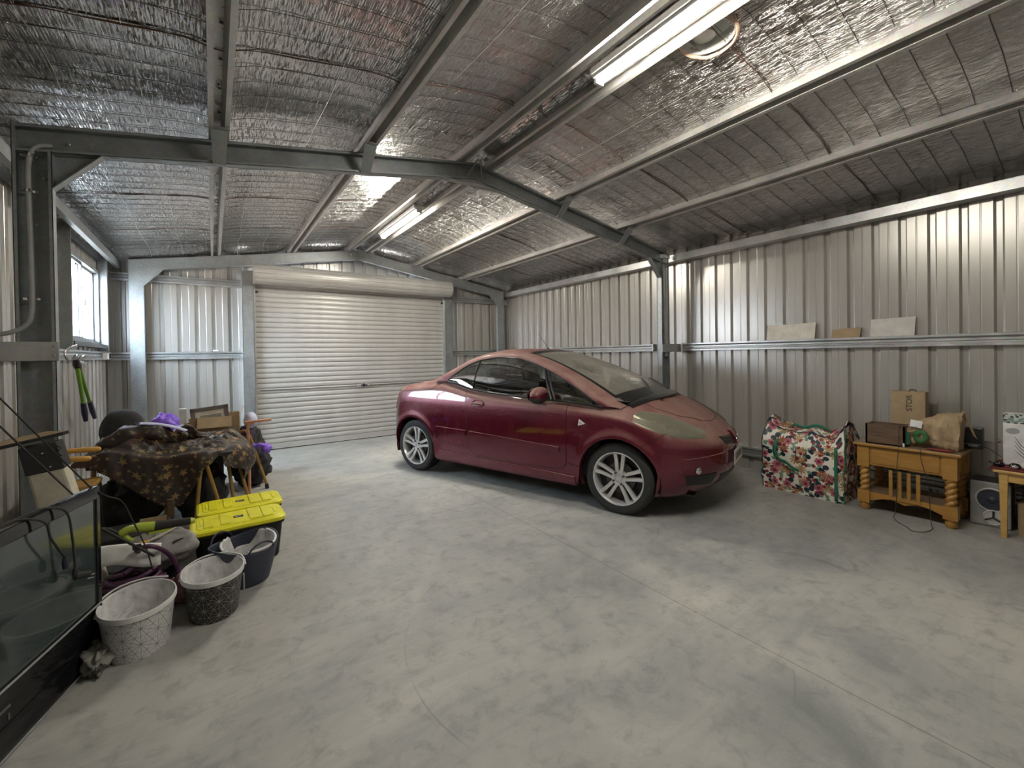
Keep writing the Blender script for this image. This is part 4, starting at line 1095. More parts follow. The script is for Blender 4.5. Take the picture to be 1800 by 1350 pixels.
    m.build('cabin_trim', 'dark_seat', root)
    for s in (1, -1):
        m = MB(); T = Matrix.Translation((1.18, .36*s, .42))
        m.box(-.02, .48, -.24, .24, 0, .16, T); m.box(-.14, .02, -.24, .24, .05, .62, T @ Matrix.Rotation(-.28, 4, 'Y')); st = m.build('seat', 'dark_seat', root, bevel=.05, smooth=50)
        m = MB(); m.box(-.30, -.20, -.13, .13, .62, .80, T @ Matrix.Rotation(-.08, 4, 'Y')); m.build('headrest', 'dark_seat', st, bevel=.04, smooth=50)
    m = MB(); T = Matrix.Translation((1.80, -.36, .86)) @ Matrix.Rotation(-1.1, 4, 'Y'); m.tube([T @ Vector((.18*cos(2*pi*k/24), .18*sin(2*pi*k/24), 0)) for k in range(24)], .014, 8, closed=True); m.box(-.17, .17, -.02, .02, -.01, .01, T); m.build('steering_wheel', 'trim_black', root, smooth=60)

    # ---------------------------------------------------------------- wheels
    def wheel(x, s, first=None):
        w = bpy.data.objects.new('wheel', None); COL.objects.link(w); w.parent = root; w.location = (x, -s*.722, AZ-.002)
        if s < 0: w.rotation_euler = (0, 0, pi)
        R = Matrix.Rotation(pi/2, 4, 'X')     # lathe axis z -> -y (outward)
        if first:
            for ch in first.children: copy_tree(ch, w)
            return w
        m = MB()
        m.lathe([(.218, -.075), (.222, -.088), (.262, -.094), (.284, -.086), (.297, -.070), (.2985, -.03), (.2985, .03), (.297, .070), (.284, .086), (.262, .094), (.222, .088), (.213, .074)], 56, R, caps=False)
        for k in range(3): pass
        m.build('tyre', 'rubber', w, smooth=35)
        m = MB(); m.lathe([(.224, .084), (.2225, .092), (.214, .091), (.2065, .078), (.199, .05), (.196, -.05), (.215, -.08)], 56, R, caps=False)
        rim = m.build('rim', 'alloy', w, smooth=35)
        for k in range(5):
            for d in (-1, 1):
                an = 2*pi*k/5+radians(90)-.05; m = MB()
                ca, sa = cos(an), sin(an)
                def sp(r, q, y): # q lateral
                    return Vector((ca*r-sa*q, -y, sa*r+ca*q))
                secs = [(.045, .017, .024, .066, .020), (.10, .0215, .028, .064, .022), (.15, .027, .030, .066, .024), (.190, .0325, .032, .074, .026), (.206, .035, .034, .080, .026)]
                G = []
                for r, off, wd, y, th in secs:
                    q0, q1 = d*(off-wd/2+.002), d*(off+wd/2+.002)
                    G.append([sp(r, q0, y-th), sp(r, q0, y), sp(r, (q0+q1)/2, y+.003), sp(r, q1, y), sp(r, q1, y-th)])
                m.grid([g[::d] for g in G]); m.build('spoke', 'alloy', rim, smooth=45)
        m = MB(); m.lathe([(.066, .03), (.062, .066), (.034, .072), (.030, .066), (0, .066)], 32, R, caps=False); m.build('hub', 'alloy', rim, smooth=40)
        m = MB(); m.lathe([(.027, .066), (.024, .074), (0, .076)], 24, R, caps=False); m.build('hub_cap', 'alloy', rim, smooth=40)
        for k in range(4):
            a = 2*pi*k/4+.5; m = MB(); m.lathe([(.013, .064), (.013, .060)], 14, Matrix.Translation((.050*cos(a), 0, .050*sin(a))) @ R, caps=False)
            m.lathe([(.0095, .060), (.0095, .082), (.006, .085), (0, .085)], 8, Matrix.Translation((.050*cos(a), 0, .050*sin(a))) @ R, caps=False); m.build('wheel_nut', 'disc', rim, smooth=40)
        m = MB(); m.lathe([(.0, .0), (.205, .0)], 40, R, caps=False); m.build('backing', 'seam', w)
        m = MB(); m.lathe([(.0, .030), (.130, .030), (.130, .018)], 40, R, caps=False); m.build('brake_disc', 'disc', w, smooth=40)
        return w
    w0 = wheel(WB_, 1); wheel(0, 1, w0); wheel(WB_, -1, w0); wheel(0, -1, w0)
    return root
car()

# ------------------------------------------------------------------ loppers hanging under the window
def TM(loc, rx=0, ry=0, rz=0):
    return Matrix.Translation(loc) @ Matrix.Rotation(rz, 4, 'Z') @ Matrix.Rotation(ry, 4, 'Y') @ Matrix.Rotation(rx, 4, 'X')
t = thing('loppers', 'green-handled garden loppers hanging from the girt below the window', 'loppers', (-.965, 5.18, 1.33))
for dy, dz, mt in ((.20, -.52, 0), (.55, -.53, 1)):
    m = MB(); m.tube([(0, .02+.05*mt, -.03), (.01, dy*.72, dz*.70)], [.016, .014], 10); h = m.build('handle', 'green_grip', t, smooth=50)
    m = MB(); m.tube([(.01, dy*.70, dz*.68), (.012, dy*.85, dz*.85), (.014, dy, dz)], [.019, .023, .016], 10); m.build('grip', 'handle_navy', h, smooth=50)
m = MB(); m.tube([(.0, -.03, .03), (0, .01, -.01), (0, .06, -.05)], [.018, .03, .022], 10); m.lathe([(.03, -.012), (.03, .012)], 16, TM((0.005, .0, .0), ry=pi/2)); m.build('pivot', 'trim_black', t, smooth=50)
m = MB(); pr = bez([(-.05, -.02, .03), (-.07, .0, .09), (-.04, .02, .14), (.0, .04, .16)], 5); m.tube(pr, .012, 8, flat=.5); m.tube(bez([(.0, .0, .02), (.03, .06, .06), (.02, .14, .07), (.0, .22, .05)], 5), .013, 8, flat=.5); m.tube([(0, .1, .02), (.02, .17, .0), (.02, .24, -.03)], .010, 8); m.tube([(0, -.07, .04), (.01, -.03, .07), (.01, .03, .06)], .022, 8, flat=.5)
m.build('blade', 'chrome', t, smooth=50)

# ------------------------------------------------------------------ television in the left foreground
TVX, TVY = -.455, 2.75
dv = Vector((-.287, -.958, 0)).normalized(); angt = atan2(dv.y, dv.x)
t = thing('television', 'large black flat television standing on the floor at the left edge', 'television', (TVX, TVY, 0), angt)
# local x runs towards the camera along the screen, local +y is the viewing side
L, H = 1.30, .77
m = MB(); m.box(0, L, -.045, -.006, .03, H-.01); m.box(.12, L-.12, -.085, -.04, .12, .60); m.build('back_shell', 'black_plastic', t, bevel=.008)
m = MB(); m.box(0, L, -.008, .012, H-.055, H); m.box(0, .028, -.008, .012, .19, H-.05); m.box(L-.03, L, -.008, .012, .19, H-.05)
m.box(0, L, -.008, .012, .10, .234); m.build('bezel', 'black_gloss', t, bevel=.004)
m = MB(); m.prism([(-.008, .10), (.012, .10), (.030, .03), (.030, .012), (-.02, .0), (-.03, .0)], lambda y, z, x: (x, y, z), 0, L); m.build('lower_lip', 'black_gloss', t, bevel=.003)
m = MB(); m.box(.012, L-.01, .012, .0155, .226, .233); m.box(.0, L, .0285, .0315, .012, .018); m.build('chrome_line', 'pipe', t)
m = MB(); m.box(.028, L-.03, -.004, .004, .232, H-.055); m.build('screen', 'screen', t)
m = MB(); m.box(.545, .60, .012, .014, .155, .163); m.box(.548, .556, .012, .0142, .115, .135); m.build('badge', 'steel_dark', t)
def tvp(x, y, z): return Vector((TVX, TVY, 0))+Matrix.Rotation(angt, 3, 'Z') @ Vector((x, y, z))
# cables draped over the top edge of the television
for i, (x0, x1, drop, lb) in enumerate(((.30, .27, .28, 'black power lead with a moulded plug draped over the television'), (.42, .33, .21, 'black signal lead with a navy connector draped over the television'))):
    t2 = thing('power_lead' if i == 0 else 'signal_lead', lb, 'cable', tvp(x0, .02, H))
    o_ = tvp(x0, .02, H)
    pa = bez([tvp(x0+.30+.25*i, -.02, H+.015), tvp(x0+.15, .0, H+.014), tvp(x0+.06, .01, H+.012), tvp(x0-.02, .035, H-.03), tvp(x0-.045, .04, H-drop*.5), tvp(x1-.03+.0*i, .04, H-drop)], 7)
    m = MB(); m.tube([p-o_ for p in pa], .0042, 8); m.build('lead', 'rubber', t2, smooth=60)
    e = pa[-1]-o_; m = MB()
    m.tube([e, e+Vector((0, 0, -.02)), e+Vector((.0, .0, -.045))], [.007, .011, .009], 8); 
    if i == 0: m.tube([e+Vector((0, 0, -.035)), e+Vector((.04, .02, -.045))], [.016, .013], 8)
    m.build('plug', 'rubber' if i == 0 else 'handle_navy', t2, smooth=50)
    if i == 0:
        m = MB(); m.box(.035, .055, .005, .008, -.06, -.055, Matrix.Translation(e)); m.box(.035, .055, .018, .021, -.05, -.045, Matrix.Translation(e)); m.build('plug_pin', 'chrome', t2)
# thin black cord and rod in front of the column
A_, B_, C_, D_ = (-.880, 2.845, 1.335), (-.789, 2.9, 1.189), (-.90, 2.99, 1.185), (-.575, 3.0, .675)
m = MB(); p1 = tvp(.04, -.005, H+.004)
pa = [A_, B_, tuple(p1)]; m.tube(pa, .0035, 6)
pb = bez([tuple(p1), tuple(tvp(-.03, .02, H-.06)), (-.40, 2.98, .62), (-.36, 3.0, .50), (-.31, 2.98, .36), (-.28, 2.95, .24)], 6); m.tube(pb, .0035, 6)
tag(m.build('extension_cord', 'rubber', origin=B_, smooth=60), 'thin taut black cord running down to the top corner of the television', 'cord')
m = MB(); m.tube([C_, D_], .0042, 6)
tag(m.build('black_rod', 'rubber', origin=D_, smooth=60), 'thin straight black rod leaning across the off-white tapered shade', 'rod')

# ------------------------------------------------------------------ tapered shade with a board on it
t = thing('lamp_shade', 'tapered off-white shade with a dark riveted band, standing before the left middle column', 'lamp shade', (-.535, 3.14, .0))
def shx(z): return -.200*z
def shw(z): return .082-.020*(z/.93)
def frus(z0, z1, e=0):
    m = MB(); v = []
    for z in (z0, z1):
        w = shw(z)+e; c = shx(z); v += [(c-w, -.06-e, z), (c+w, -.06-e, z+.02), (c+w, .06+e, z+.02), (c-w, .06+e, z)]
    m.add(v, [(0, 1, 5, 4), (1, 2, 6, 5), (2, 3, 7, 6), (3, 0, 4, 7), (4, 5, 6, 7), (3, 2, 1, 0)]); return m
frus(.0, .80).build('shade', 'cream', t, bevel=.012)
frus(.79, .925, .004).build('band', 'dark_cloth', t, bevel=.004)
for q in ((shx(.88)+.01, .895), (shx(.82)+.025, .825)):
    m = MB(); m.lathe([(.006, 0), (.005, .004), (0, .005)], 10, TM((q[0], -.064, q[1]), rx=pi/2)); m.build('rivet', 'chrome', t)
m = MB(); m.tube([(shx(.9)+.062, -.06, .93), (shx(.9)+.080, -.07, .915), (shx(.9)+.066, -.07, .895), (shx(.9)+.080, -.06, .875)], .0025, 5); m.build('wire_clip', 'rubber', t)
t = thing('thin_board', 'thin dark brown board lying tilted on top of the off-white shade', 'board', (-.74, 3.14, .968))
T2 = TM((0, 0, 0), ry=-.20, rx=.05)
m = MB(); m.prism([(-.30, -.10), (.115, -.07), (.13, -.055), (.02, .12), (-.12, .14), (-.30, .02)], lambda a, b, d: T2 @ Vector((a, b, d)), 0, .006); m.build('panel', 'card', t)
m = MB(); m.prism([(-.30, -.104), (.115, -.074), (.134, -.058), (.126, -.056), (.11, -.066), (-.30, -.095)], lambda a, b, d: T2 @ Vector((a, b, d)), -.008, .008); m.build('edge_trim', 'rubber', t)

# ------------------------------------------------------------------ folding chair with timber arms
t = thing('folding_chair', 'folding chair with orange timber armrests and black frame by the left wall', 'chair', (-.78, 4.02, 0))
for dy, dx, z in ((.16, -.02, .728), (-.06, -.035, .705)):
    m = MB(); m.tube([(-.075+dx, dy, z), (-.02+dx, dy, z+.002), (.06+dx, dy, z), (.125+dx, dy, z-.004), (.135+dx, dy, z-.005)], [.013, .0175, .0185, .018, .010], 12); a = m.build('armrest', 'rust_orange', t, smooth=50)
    m = MB(); m.tube([(-.14+dx, dy, z+.002), (-.12+dx, dy, z), (-.06+dx, dy, z)], [.010, .017, .016], 10); m.build('ferrule', 'rubber', a, smooth=50)
    m = MB(); m.tube([(-.09+dx, dy, z), (-.115+dx, dy, z-.16), (-.15+dx, dy, .30), (-.17+dx, dy, .0)], .016, 8); m.build('leg', 'trim_black', t, smooth=50)
m = MB(); m.box(-.16, .12, -.10, .16, .50, .53); m.build('seat_board', 'cane', t, bevel=.008)
m = MB(); m.tube(bez([(-.06, -.12, .49), (-.13, -.13, .42), (-.12, -.12, .30), (-.10, -.12, .15)], 5), .020, 10); m.build('bent_rail', 'pine_wood', t, smooth=60)
m = MB(); m.tube(bez([(.10, -.10, .50), (.06, -.12, .40), (.10, -.12, .28)], 5), .014, 8); m.build('bent_rail', 'cane', t, smooth=60)
m = MB(); m.tube([(.10, .0, .5), (.12, .0, .0)], .014, 8); m.tube([(.10, .16, .5), (.12, .16, .0)], .014, 8); m.build('rear_legs', 'trim_black', t)

# ------------------------------------------------------------------ table of cane legs under the star cloth
t = thing('cane_table', 'low table on golden cane legs under the star-patterned cloth', 'table', (-.30, 4.65, 0))
m = MB(); m.box(-.46, .42, -.40, .35, .565, .585); m.build('table_top', 'dark_seat', t, bevel=.006)
for p, q in ((( .21, -.42, .56), (.16, -.46, 0)), ((.23, -.42, .56), (.36, -.44, 0)), ((.38, -.10, .56), (.44, -.12, 0)), ((.44, .12, .56), (.56, .12, 0)), ((-.42, -.38, .56), (-.44, -.40, 0)), ((-.42, .33, .56), (-.44, .33, 0)), ((.0, -.38, .56), (-.02, -.40, 0))):
    m = MB(); m.tube([p, q], .0145, 10); m.build('leg', 'cane', t, smooth=60)

def cloth():
    Z0 = .615
    poly = [Vector(p) for p in ((-.80, 4.20), (-.05, 4.19), (.03, 4.27), (.19, 4.62), (.19, 5.02), (-.80, 5.02))]
    def closest(p):
        ins = True; best = None
        for a, b in zip(poly, poly[1:]+poly[:1]):
            e = b-a; n = Vector((e.y, -e.x)).normalized()
            if (p-a).dot(n) > 0: ins = False
            t = max(0, min(1, (p-a).dot(e)/e.length_squared)); q = a+e*t; d = (p-q).length
            if best is None or d < best[0]: best = (d, q)
        return ins, best[0], best[1]
    def rise(x, y):
        h = .155*exp(-((x+.56)/.20)**2-((y-4.47)/.15)**2)+.05*exp(-((x+.25)/.14)**2-((y-4.75)/.14)**2)
        h += .02*exp(-((x-.02)/.15)**2-((y-4.80)/.20)**2)
        r = fbm(x*4.2, y*4.2, 1.7, 3); r2 = abs(fbm(x*6+2, y*7, 9.1, 3))
        env = sm(4.24, 4.40, y)
        return (h+env*(.045*abs(r)+.040*(1-min(1, r2*2.2)))) 
    def ze(q): return Z0+.075*exp(-((q.x+.64)/.17)**2)*sm(4.6, 4.3, q.y)+.018*fbm(q.x*5+1, q.y*5, 0, 2)
    m = MB(); N = 150; M_ = 170; V = {}; vs = []; uvs = []
    x0, x1, y0, y1 = -1.0, .62, 3.62, 5.03
    for i in range(N+1):
        for j in range(M_+1):
            p = Vector((x0+(x1-x0)*i/N, y0+(y1-y0)*j/M_)); ins, d, q = closest(p)
            if ins: pos = (p.x, p.y, ze(q)*(1-sm(0, .2, d))+Z0*sm(0, .2, d)+rise(p.x, p.y)*min(1, d/.10)**.8)
            else:
                dirv = (p-q).normalized()
                if dirv.y < -.5:      # front hang, one long triangular fall
                    s = (q.x+.80)/.80
                    lim = lerp1(s, [(0, .05), (.12, .12), (.35, .27), (.64, .405), (.74, .40), (.95, .10), (1.02, .06)])
                elif dirv.x > .3 or q.x > 0: lim = lerp1(q.y, [(4.19, .05), (4.3, .16), (4.45, .24), (4.62, .38), (4.85, .42), (5.0, .36)])
                else: lim = .05
                lim += .012*fbm(q.x*9, q.y*9, 3, 2)
                if d > lim: continue
                w = .030*fbm(q.x*5.5, q.y*5.5, d*1.5, 3)*min(1, d/.06)+.020*(1-exp(-d/.012))+.05*d
                bulge = .09*sin(pi*min(1, d/.36))*sm(4.35, 4.6, q.y)
                pos = (q.x+dirv.x*(w+bulge), q.y+dirv.y*(w+bulge), ze(q)-d*.97+.006)
            V[i, j] = len(vs); vs.append(pos); uvs.append((p.x, p.y))
    fs = [(V[i, j], V[i+1, j], V[i+1, j+1], V[i, j+1]) for i in range(N) for j in range(M_) if all(k in V for k in ((i, j), (i+1, j), (i+1, j+1), (i, j+1)))]
    m.add(vs, fs, uvs)
    o = m.build('star_cloth', 'star', origin=(-.3, 4.6, .6), smooth=180, solid=.004)
    tag(o, 'crumpled dark brown cloth printed with tan stars, thrown over the cane table', 'cloth')
    # rolled bundles of the same cloth on top
    for k, (pts, r, lb) in enumerate((
        ([(-.70, 4.36, .70), (-.55, 4.42, .765), (-.36, 4.46, .76), (-.20, 4.52, .70)], [.03, .075, .06, .03], 'fat roll of star-patterned cloth on the left of the heap'),
        ([(-.30, 4.55, .69), (-.22, 4.62, .74), (-.13, 4.68, .68), (-.02, 4.72, .655), (.12, 4.75, .65), (.20, 4.72, .60)], [.02, .045, .04, .045, .05, .03], 'twisted fold of star-patterned cloth in front of the cardboard box'))):
        pa = bez(pts, 8); n = len(pa); rs = [lerp1(i/(n-1), [(q/(len(r)-1), v) for q, v in enumerate(r)]) for i in range(n)]
        m = MB(); m.tube(pa, rs, 28)
        for i, v in enumerate(m.v):
            p = Vector(v); m.v[i] = tuple(p+Vector((fbm(p.x*9, p.y*9, p.z*9, 3), fbm(p.x*9+5, p.y*9, p.z*9, 3), fbm(p.x*9, p.y*9+7, p.z*9, 3)))*.030)
        for fi, f in enumerate(m.f): m.uv[fi] = [(m.v[q][0]+m.v[q][2]*.3, m.v[q][1]*.6+m.v[q][2]) for q in f]
        tag(m.build('star_cloth', 'star', origin=pts[0], smooth=180), lb, 'cloth')
cloth()
# glossy plastic sleeve lying on the cloth heap
m = MB(); P = [[(-.50+.30*i/10+.02*sin(j), 4.42+.10*j/6, .848-.055*(i/10)**2*1.6+.012*sin(pi*j/6)) for j in range(7)] for i in range(11)]; m.grid(P)
tag(m.build('plastic_sleeve', 'blue_white', origin=P[0][0], smooth=60, solid=.002), 'glossy pale plastic sleeve lying on the star cloth at the left', 'sleeve')

# support crates behind, hidden by the heap
def carton(name, label, loc, sx, sy, sz, rz, mat='card', open_top=False, tilt=0.):
    t = thing(name, label, 'box', loc, rz); T = Matrix.Rotation(tilt, 4, 'Y'); th = .004
    m = MB()
    m.box(-sx, sx, -sy, sy, 0, th, T); m.box(-sx, sx, -sy, -sy+th, 0, sz, T); m.box(-sx, sx, sy-th, sy, 0, sz, T); m.box(-sx, -sx+th, -sy, sy, 0, sz, T); m.box(sx-th, sx, -sy, sy, 0, sz, T)
    if not open_top: m.box(-sx, sx, -sy, sy, sz-th, sz, T)
    m.build('carton', mat, t); return t, T
carton('storage_crate', 'dark storage crate on the floor behind the star cloth heap', (-.35, 5.42, 0), .42, .26, .50, 0, 'tote_black')
t, T = carton('cardboard_box', 'open brown cardboard box holding the grey picture frame', (.015, 5.36, .515), .205, .19, .265, -.06, 'card', True, 0)
m = MB(); m.box(-.10, .10, -.001, .001, 0, .10, TM((.207, 0, .265), rx=0, ry=0) @ Matrix.Rotation(radians(25), 4, 'Y') @ Matrix.Rotation(pi/2, 4, 'Z')); m.build('flap', 'card', t)
m = MB(); m.box(-.14, .14, -.001, .001, -.11, 0, TM((.0, -.195, .262), rx=-.5)); m.build('flap', 'card', t)
t = thing('picture_frame', 'grey wooden picture frame with white mount standing in the cardboard box', 'picture frame', (-.02, 5.28, .64), -.05)
T = TM((0, 0, 0), rx=-.16, ry=-.10)
m = MB()
for b in ((-.16, .16, -.012, .012, .195, .235), (-.16, .16, -.012, .012, -.06, -.02), (-.16, -.12, -.012, .012, -.06, .235), (.12, .16, -.012, .012, -.06, .235)): m.box(*b, T)
m.build('frame', 'frame_wood', t, bevel=.004)
m = MB(); m.box(-.125, .125, -.004, .006, -.04, .20, T); m.build('mount', 'card_white', t)
m = MB(); m.box(-.085, .095, -.006, -.003, -.04, .155, T); m.build('picture', 'rag', t)
m = MB(); m.box(-.03, .03, -.02, .02, -.08, .08); o = m.build('white_carton', 'white_plastic', bevel=.003); o.location = (-.245, 5.20, .80); tag(o, 'small white carton between the purple bag and the picture frame', 'box')
m = MB(); m.box(-.08, .08, -.05, .05, 0, .22); o = m.build('brown_carton', 'card'); o.location = (-.225, 5.40, .50); tag(o, 'brown carton beneath the small white carton', 'box')

def blob(name, mat, loc, s, label, cat, amp=.25, fr=2.2, seed=0, nu=40, nv=28, T=None, pw=1., solid=0, uv=False):
    m = MB(); G = []
    for i in range(nv+1):
        ph = pi*i/nv; row = []
        for j in range(nu+1):
            th = 2*pi*j/nu; d = Vector((sin(ph)*cos(th), sin(ph)*sin(th), -cos(ph)))
            r = 1+amp*fbm(d.x*fr+seed, d.y*fr, d.z*fr, 4)-amp*.5*abs(fbm(d.x*fr*2+seed, d.y*fr*2+3, d.z*fr*2, 3))
            v = Vector((d.x*r*s[0], d.y*r*s[1], d.z*r*s[2]))
            row.append(T @ v if T is not None else v)
        row[-1] = row[0]; G.append(row)
    m.grid(G); o = m.build(name, mat, smooth=180, weld=.0005); o.location = loc; tag(o, label, cat); return o
blob('purple_bag', 'purple', (-.375, 5.30, .665), (.13, .11, .165), 'bright purple soft bag on the heap behind the star cloth', 'bag', .35, 2.0, 4)
blob('grey_cushion', 'dark_cloth', (-.70, 5.36, .70), (.165, .09, .20), 'dark grey rounded cushion standing against the far left corner', 'cushion', .02, 1.5, 2)
o = blob('peaked_cap', 'blue_white', (.315, 5.32, .70), (.065, .085, .085), 'pale blue-white cap at the right end of the cardboard box', 'cap', .04, 2, 3)
blob('black_bag', 'dark_cloth', (.33, 5.38, .22), (.17, .20, .24), 'soft black bag slumped on the floor behind the bent cane', 'bag', .30, 2.1, 9)
blob('black_bag', 'dark_cloth', (.36, 5.78, .28), (.12, .16, .30), 'tall soft black bag beside the roller door post', 'bag', .28, 2.1, 13)
blob('dark_pouch', 'purple_dark', (.26, 5.30, .52), (.08, .08, .115), 'dark purple pouch below the pale cap', 'pouch', .3, 2.4, 17)
t = thing('purple_scarf', 'bright purple knotted scarf hanging beside the bent cane', 'scarf', (.40, 5.12, .44))
for k, (p, r) in enumerate(((Vector((-.075, 0, .01)), .032), (Vector((.035, -.02, -.02)), .048))):
    m = MB(); G = []
    for i in range(13):
        ph = pi*i/12; G.append([p+Vector((sin(ph)*cos(th), sin(ph)*sin(th), -cos(ph)))*r*(1+.4*fbm(5*cos(th)+k, 5*sin(th), 5*cos(ph), 3)) for th in [2*pi*j/18 for j in range(19)]])
    m.grid(G); m.build('knot', 'purple', t, smooth=180, weld=.0005)
m = MB(); m.tube(bez([(-.075, 0, .0), (-.02, -.03, .025), (.035, -.02, .0)], 5), .022, 8); m.build('band', 'purple', t, smooth=60)
t = thing('bent_cane', 'golden bent cane walking stick with black rubber tip at the right of the heap', 'walking stick', (.44, 5.12, 0))
m = MB(); m.tube(bez([(-.225, .06, .605), (-.185, .03, .615), (-.155, .0, .575), (-.125, 0, .48), (-.07, 0, .28), (-.004, 0, .045)], 6), .0135, 10); m.build('shaft', 'cane', t, smooth=60)
m = MB(); m.tube([(-.006, 0, .05), (0, 0, 0)], [.017, .020], 10); m.build('tip', 'rubber', t, smooth=50)
t = thing('wooden_crutch', 'coppery wooden crutch with a T-shaped top standing up at the right of the heap', 'crutch', (.275, 4.98, 0))
m = MB(); m.tube([(.0, 0, .0), (0, 0, .40), (-.004, 0, .715)], .0145, 10); m.build('shaft', 'copper_wood', t, smooth=60)
m = MB(); m.box(-.03, .20, -.016, .016, .0, .022, TM((0, 0, .712), ry=-.03)); m.box(-.01, .05, -.013, .013, -.016, .002, TM((0, 0, .712))); m.build('crossbar', 'copper_wood', t, bevel=.004)
m = MB(); m.box(-.02, .02, -.01, .01, 0, .34); o = m.build('timber_offcut', 'crate_wood', bevel=.003); o.location = (-.27, 3.98, 0); tag(o, 'short upright timber offcut between the heap and the yellow-lidded tubs', 'timber')

# ------------------------------------------------------------------ yellow-lidded tubs
def tote(label, loc, rz):
    t = thing('storage_tub', label, 'tub', loc, rz, 'black storage tubs with yellow lids')
    hx, hy, h = .262, .162, .262
    def rr2(a, b, r, z, n=6):
        out = []
        for cx, cy, s0 in ((a-r, b-r, 0), (-a+r, b-r, pi/2), (-a+r, -b+r, pi), (a-r, -b+r, 3*pi/2)):
            for k in range(n+1): th = s0+pi/2*k/n; out.append(Vector((cx+r*cos(th), cy+r*sin(th), z)))
        return out
    m = MB(); S_ = [rr2(hx*.84, hy*.82, .04, 0), rr2(hx*.86, hy*.84, .045, .01), rr2(hx*.94, hy*.93, .05, h-.04), rr2(hx*.99, hy*.985, .05, h-.035), rr2(hx*.99, hy*.985, .05, h)]
    m.grid([s+[s[0]] for s in S_]); m.add(S_[0], [tuple(range(len(S_[0])))[::-1]]); m.build('tub_body', 'tote_black', t, smooth=40)
    m = MB(); S_ = [rr2(hx, hy, .055, h-.018), rr2(hx+.006, hy+.006, .058, h-.010), rr2(hx+.004, hy+.004, .056, h+.006), rr2(hx-.010, hy-.010, .05, h+.014), rr2(hx-.028, hy-.028, .04, h+.013), rr2(hx-.034, hy-.034, .038, h+.018)]
    m.grid([s+[s[0]] for s in S_]); m.add(S_[-1], [tuple(range(len(S_[-1])))]); lid = m.build('lid', 'yellow_lid', t, smooth=30)
    lid['label'] = 'bright yellow lid'
    m = MB()
    for x0, x1 in ((-.195, -.145), (-.105, -.055), (.055, .125), (.135, .19)):
        m.box(x0, x1, -hy+.045, hy-.045, h+.016, h+.0245)
    for x0 in (-.215, .205):
        m.box(x0, x0+.012, -.06, .06, h+.014, h+.022)
    m.build('lid_ribs', 'yellow_lid', lid, bevel=.002)
    m = MB(); m.box(-.030, .026, -.020, .024, h+.018, h+.0188); m.build('sticker', 'label_black', lid)
    m = MB(); m.box(-.02, .016, .004, .007, h+.0188, h+.0192); m.box(-.02, -.010, -.008, .0, h+.0188, h+.0192); m.build('sticker_print', 'sticker', lid)
    return t
tote('black storage tub with a yellow lid, directly behind the navy bucket', (.125, 3.46, 0), .04)
tote('black storage tub with a yellow lid, the rear one, nearest the star cloth', (.15, 3.83, 0), .03)

# ------------------------------------------------------------------ the three buckets
def bucket(name, label, loc, rx, ry, h, taper, side, rim, inner, rz=0, cat='bucket'):
    t = thing(name, label, cat, loc, rz)
    sy = ry/rx
    pr = [(rx*taper, 0.)]+[(rx*(taper+(.965-taper)*k/10), h*k/10) for k in range(1, 11)]
    m = MB(); m.lathe([(rx*taper*.97, .0)]+pr[0:]+[], 64, sy=sy, uv=True, caps=False); m.build('wall', side, t, smooth=40)
    m = MB(); m.lathe([(rx*.93, h-.004), (rx*(taper)*.96, .012), (0, .010)], 48, sy=sy, caps=False); m.build('lining', inner, t, smooth=40)
    m = MB(); m.lathe([(rx*.96, h-.022), (rx*.995, h-.020), (rx*1.0, h-.006), (rx*.985, h+.004), (rx*.955, h+.004), (rx*.94, h-.006), (rx*.925, h-.02)], 64, sy=sy, caps=False); m.build('rim', rim, t, smooth=50)
    return t
t = bucket('bucket', 'white oval bucket with a thin grey line pattern, nearest the television', (-.312, 2.70, 0), .146, .195, .215, .80, 'bucket_white', 'dirt_white', 'scuffed')
m = MB(); m.tube(bez([(-.145, -.03, .185), (-.157, .05, .21), (-.10, .165, .222), (.0, .205, .224), (.10, .165, .222)], 6), .0045, 6); m.build('bail_handle', 'dirt_white', t, smooth=60)
t = bucket('bucket', 'black oval bucket with a thin white line pattern, between its neighbours', (-.018, 2.81, 0), .142, .178, .225, .77, 'bucket_black', 'dirt_white', 'scuffed')
m = MB(); m.tube(bez([(-.145, .0, .205), (-.13, .09, .226), (-.05, .18, .232), (.05, .18, .232), (.13, .09, .230), (.148, .02, .20)], 6), .0045, 6); m.build('bail_handle', 'dirt_white', t, smooth=60)
m = MB(); m.box(.134, .142, .0, .035, .06, .15); m.build('hang_tag', 'pipe', t, bevel=.002)
# navy flexible tub
t = thing('flexible_tub', 'navy flexible bucket with loop handles and a broken white bucket inside', 'bucket', (.138, 3.105, 0))
m = MB(); G = []
for k in range(15):
    f = k/14; r = .125+(.178-.125)*f**.9; row = []
    for j in range(65):
        a = 2*pi*j/64; hh = .228+.018*cos(2*(a-.6)); row.append((r*cos(a)*(1+.02*cos(2*a+1)), r*sin(a)*1.10, .0+hh*f))
    G.append(row)
m.grid(G); m.lathe([(0, .004), (.125, .002)], 40, sy=1.1, caps=False)
m.build('tub_wall', 'tub_navy', t, smooth=60, solid=.005, weld=.0004)
for a0 in (radians(132), radians(-62)):
    pa = []
    for k in range(13):
        a = a0+(-.42+.84*k/12); hh = .228+.018*cos(2*(a-.6)); z = hh+.055*sin(pi*k/12)**.7; r = .178+.004; pa.append((r*cos(a)*(1+.02*cos(2*a+1)), r*sin(a)*1.10, z))
    m = MB(); m.tube(pa, .0055, 8); m.build('handle', 'tub_navy', t, smooth=60)
t = thing('broken_bucket', 'broken white bucket lying inside the navy flexible bucket', 'bucket', (.150, 3.095, .02))
m = MB(); G = []; T = TM((.0, .0, .0), rx=.10, ry=.05)
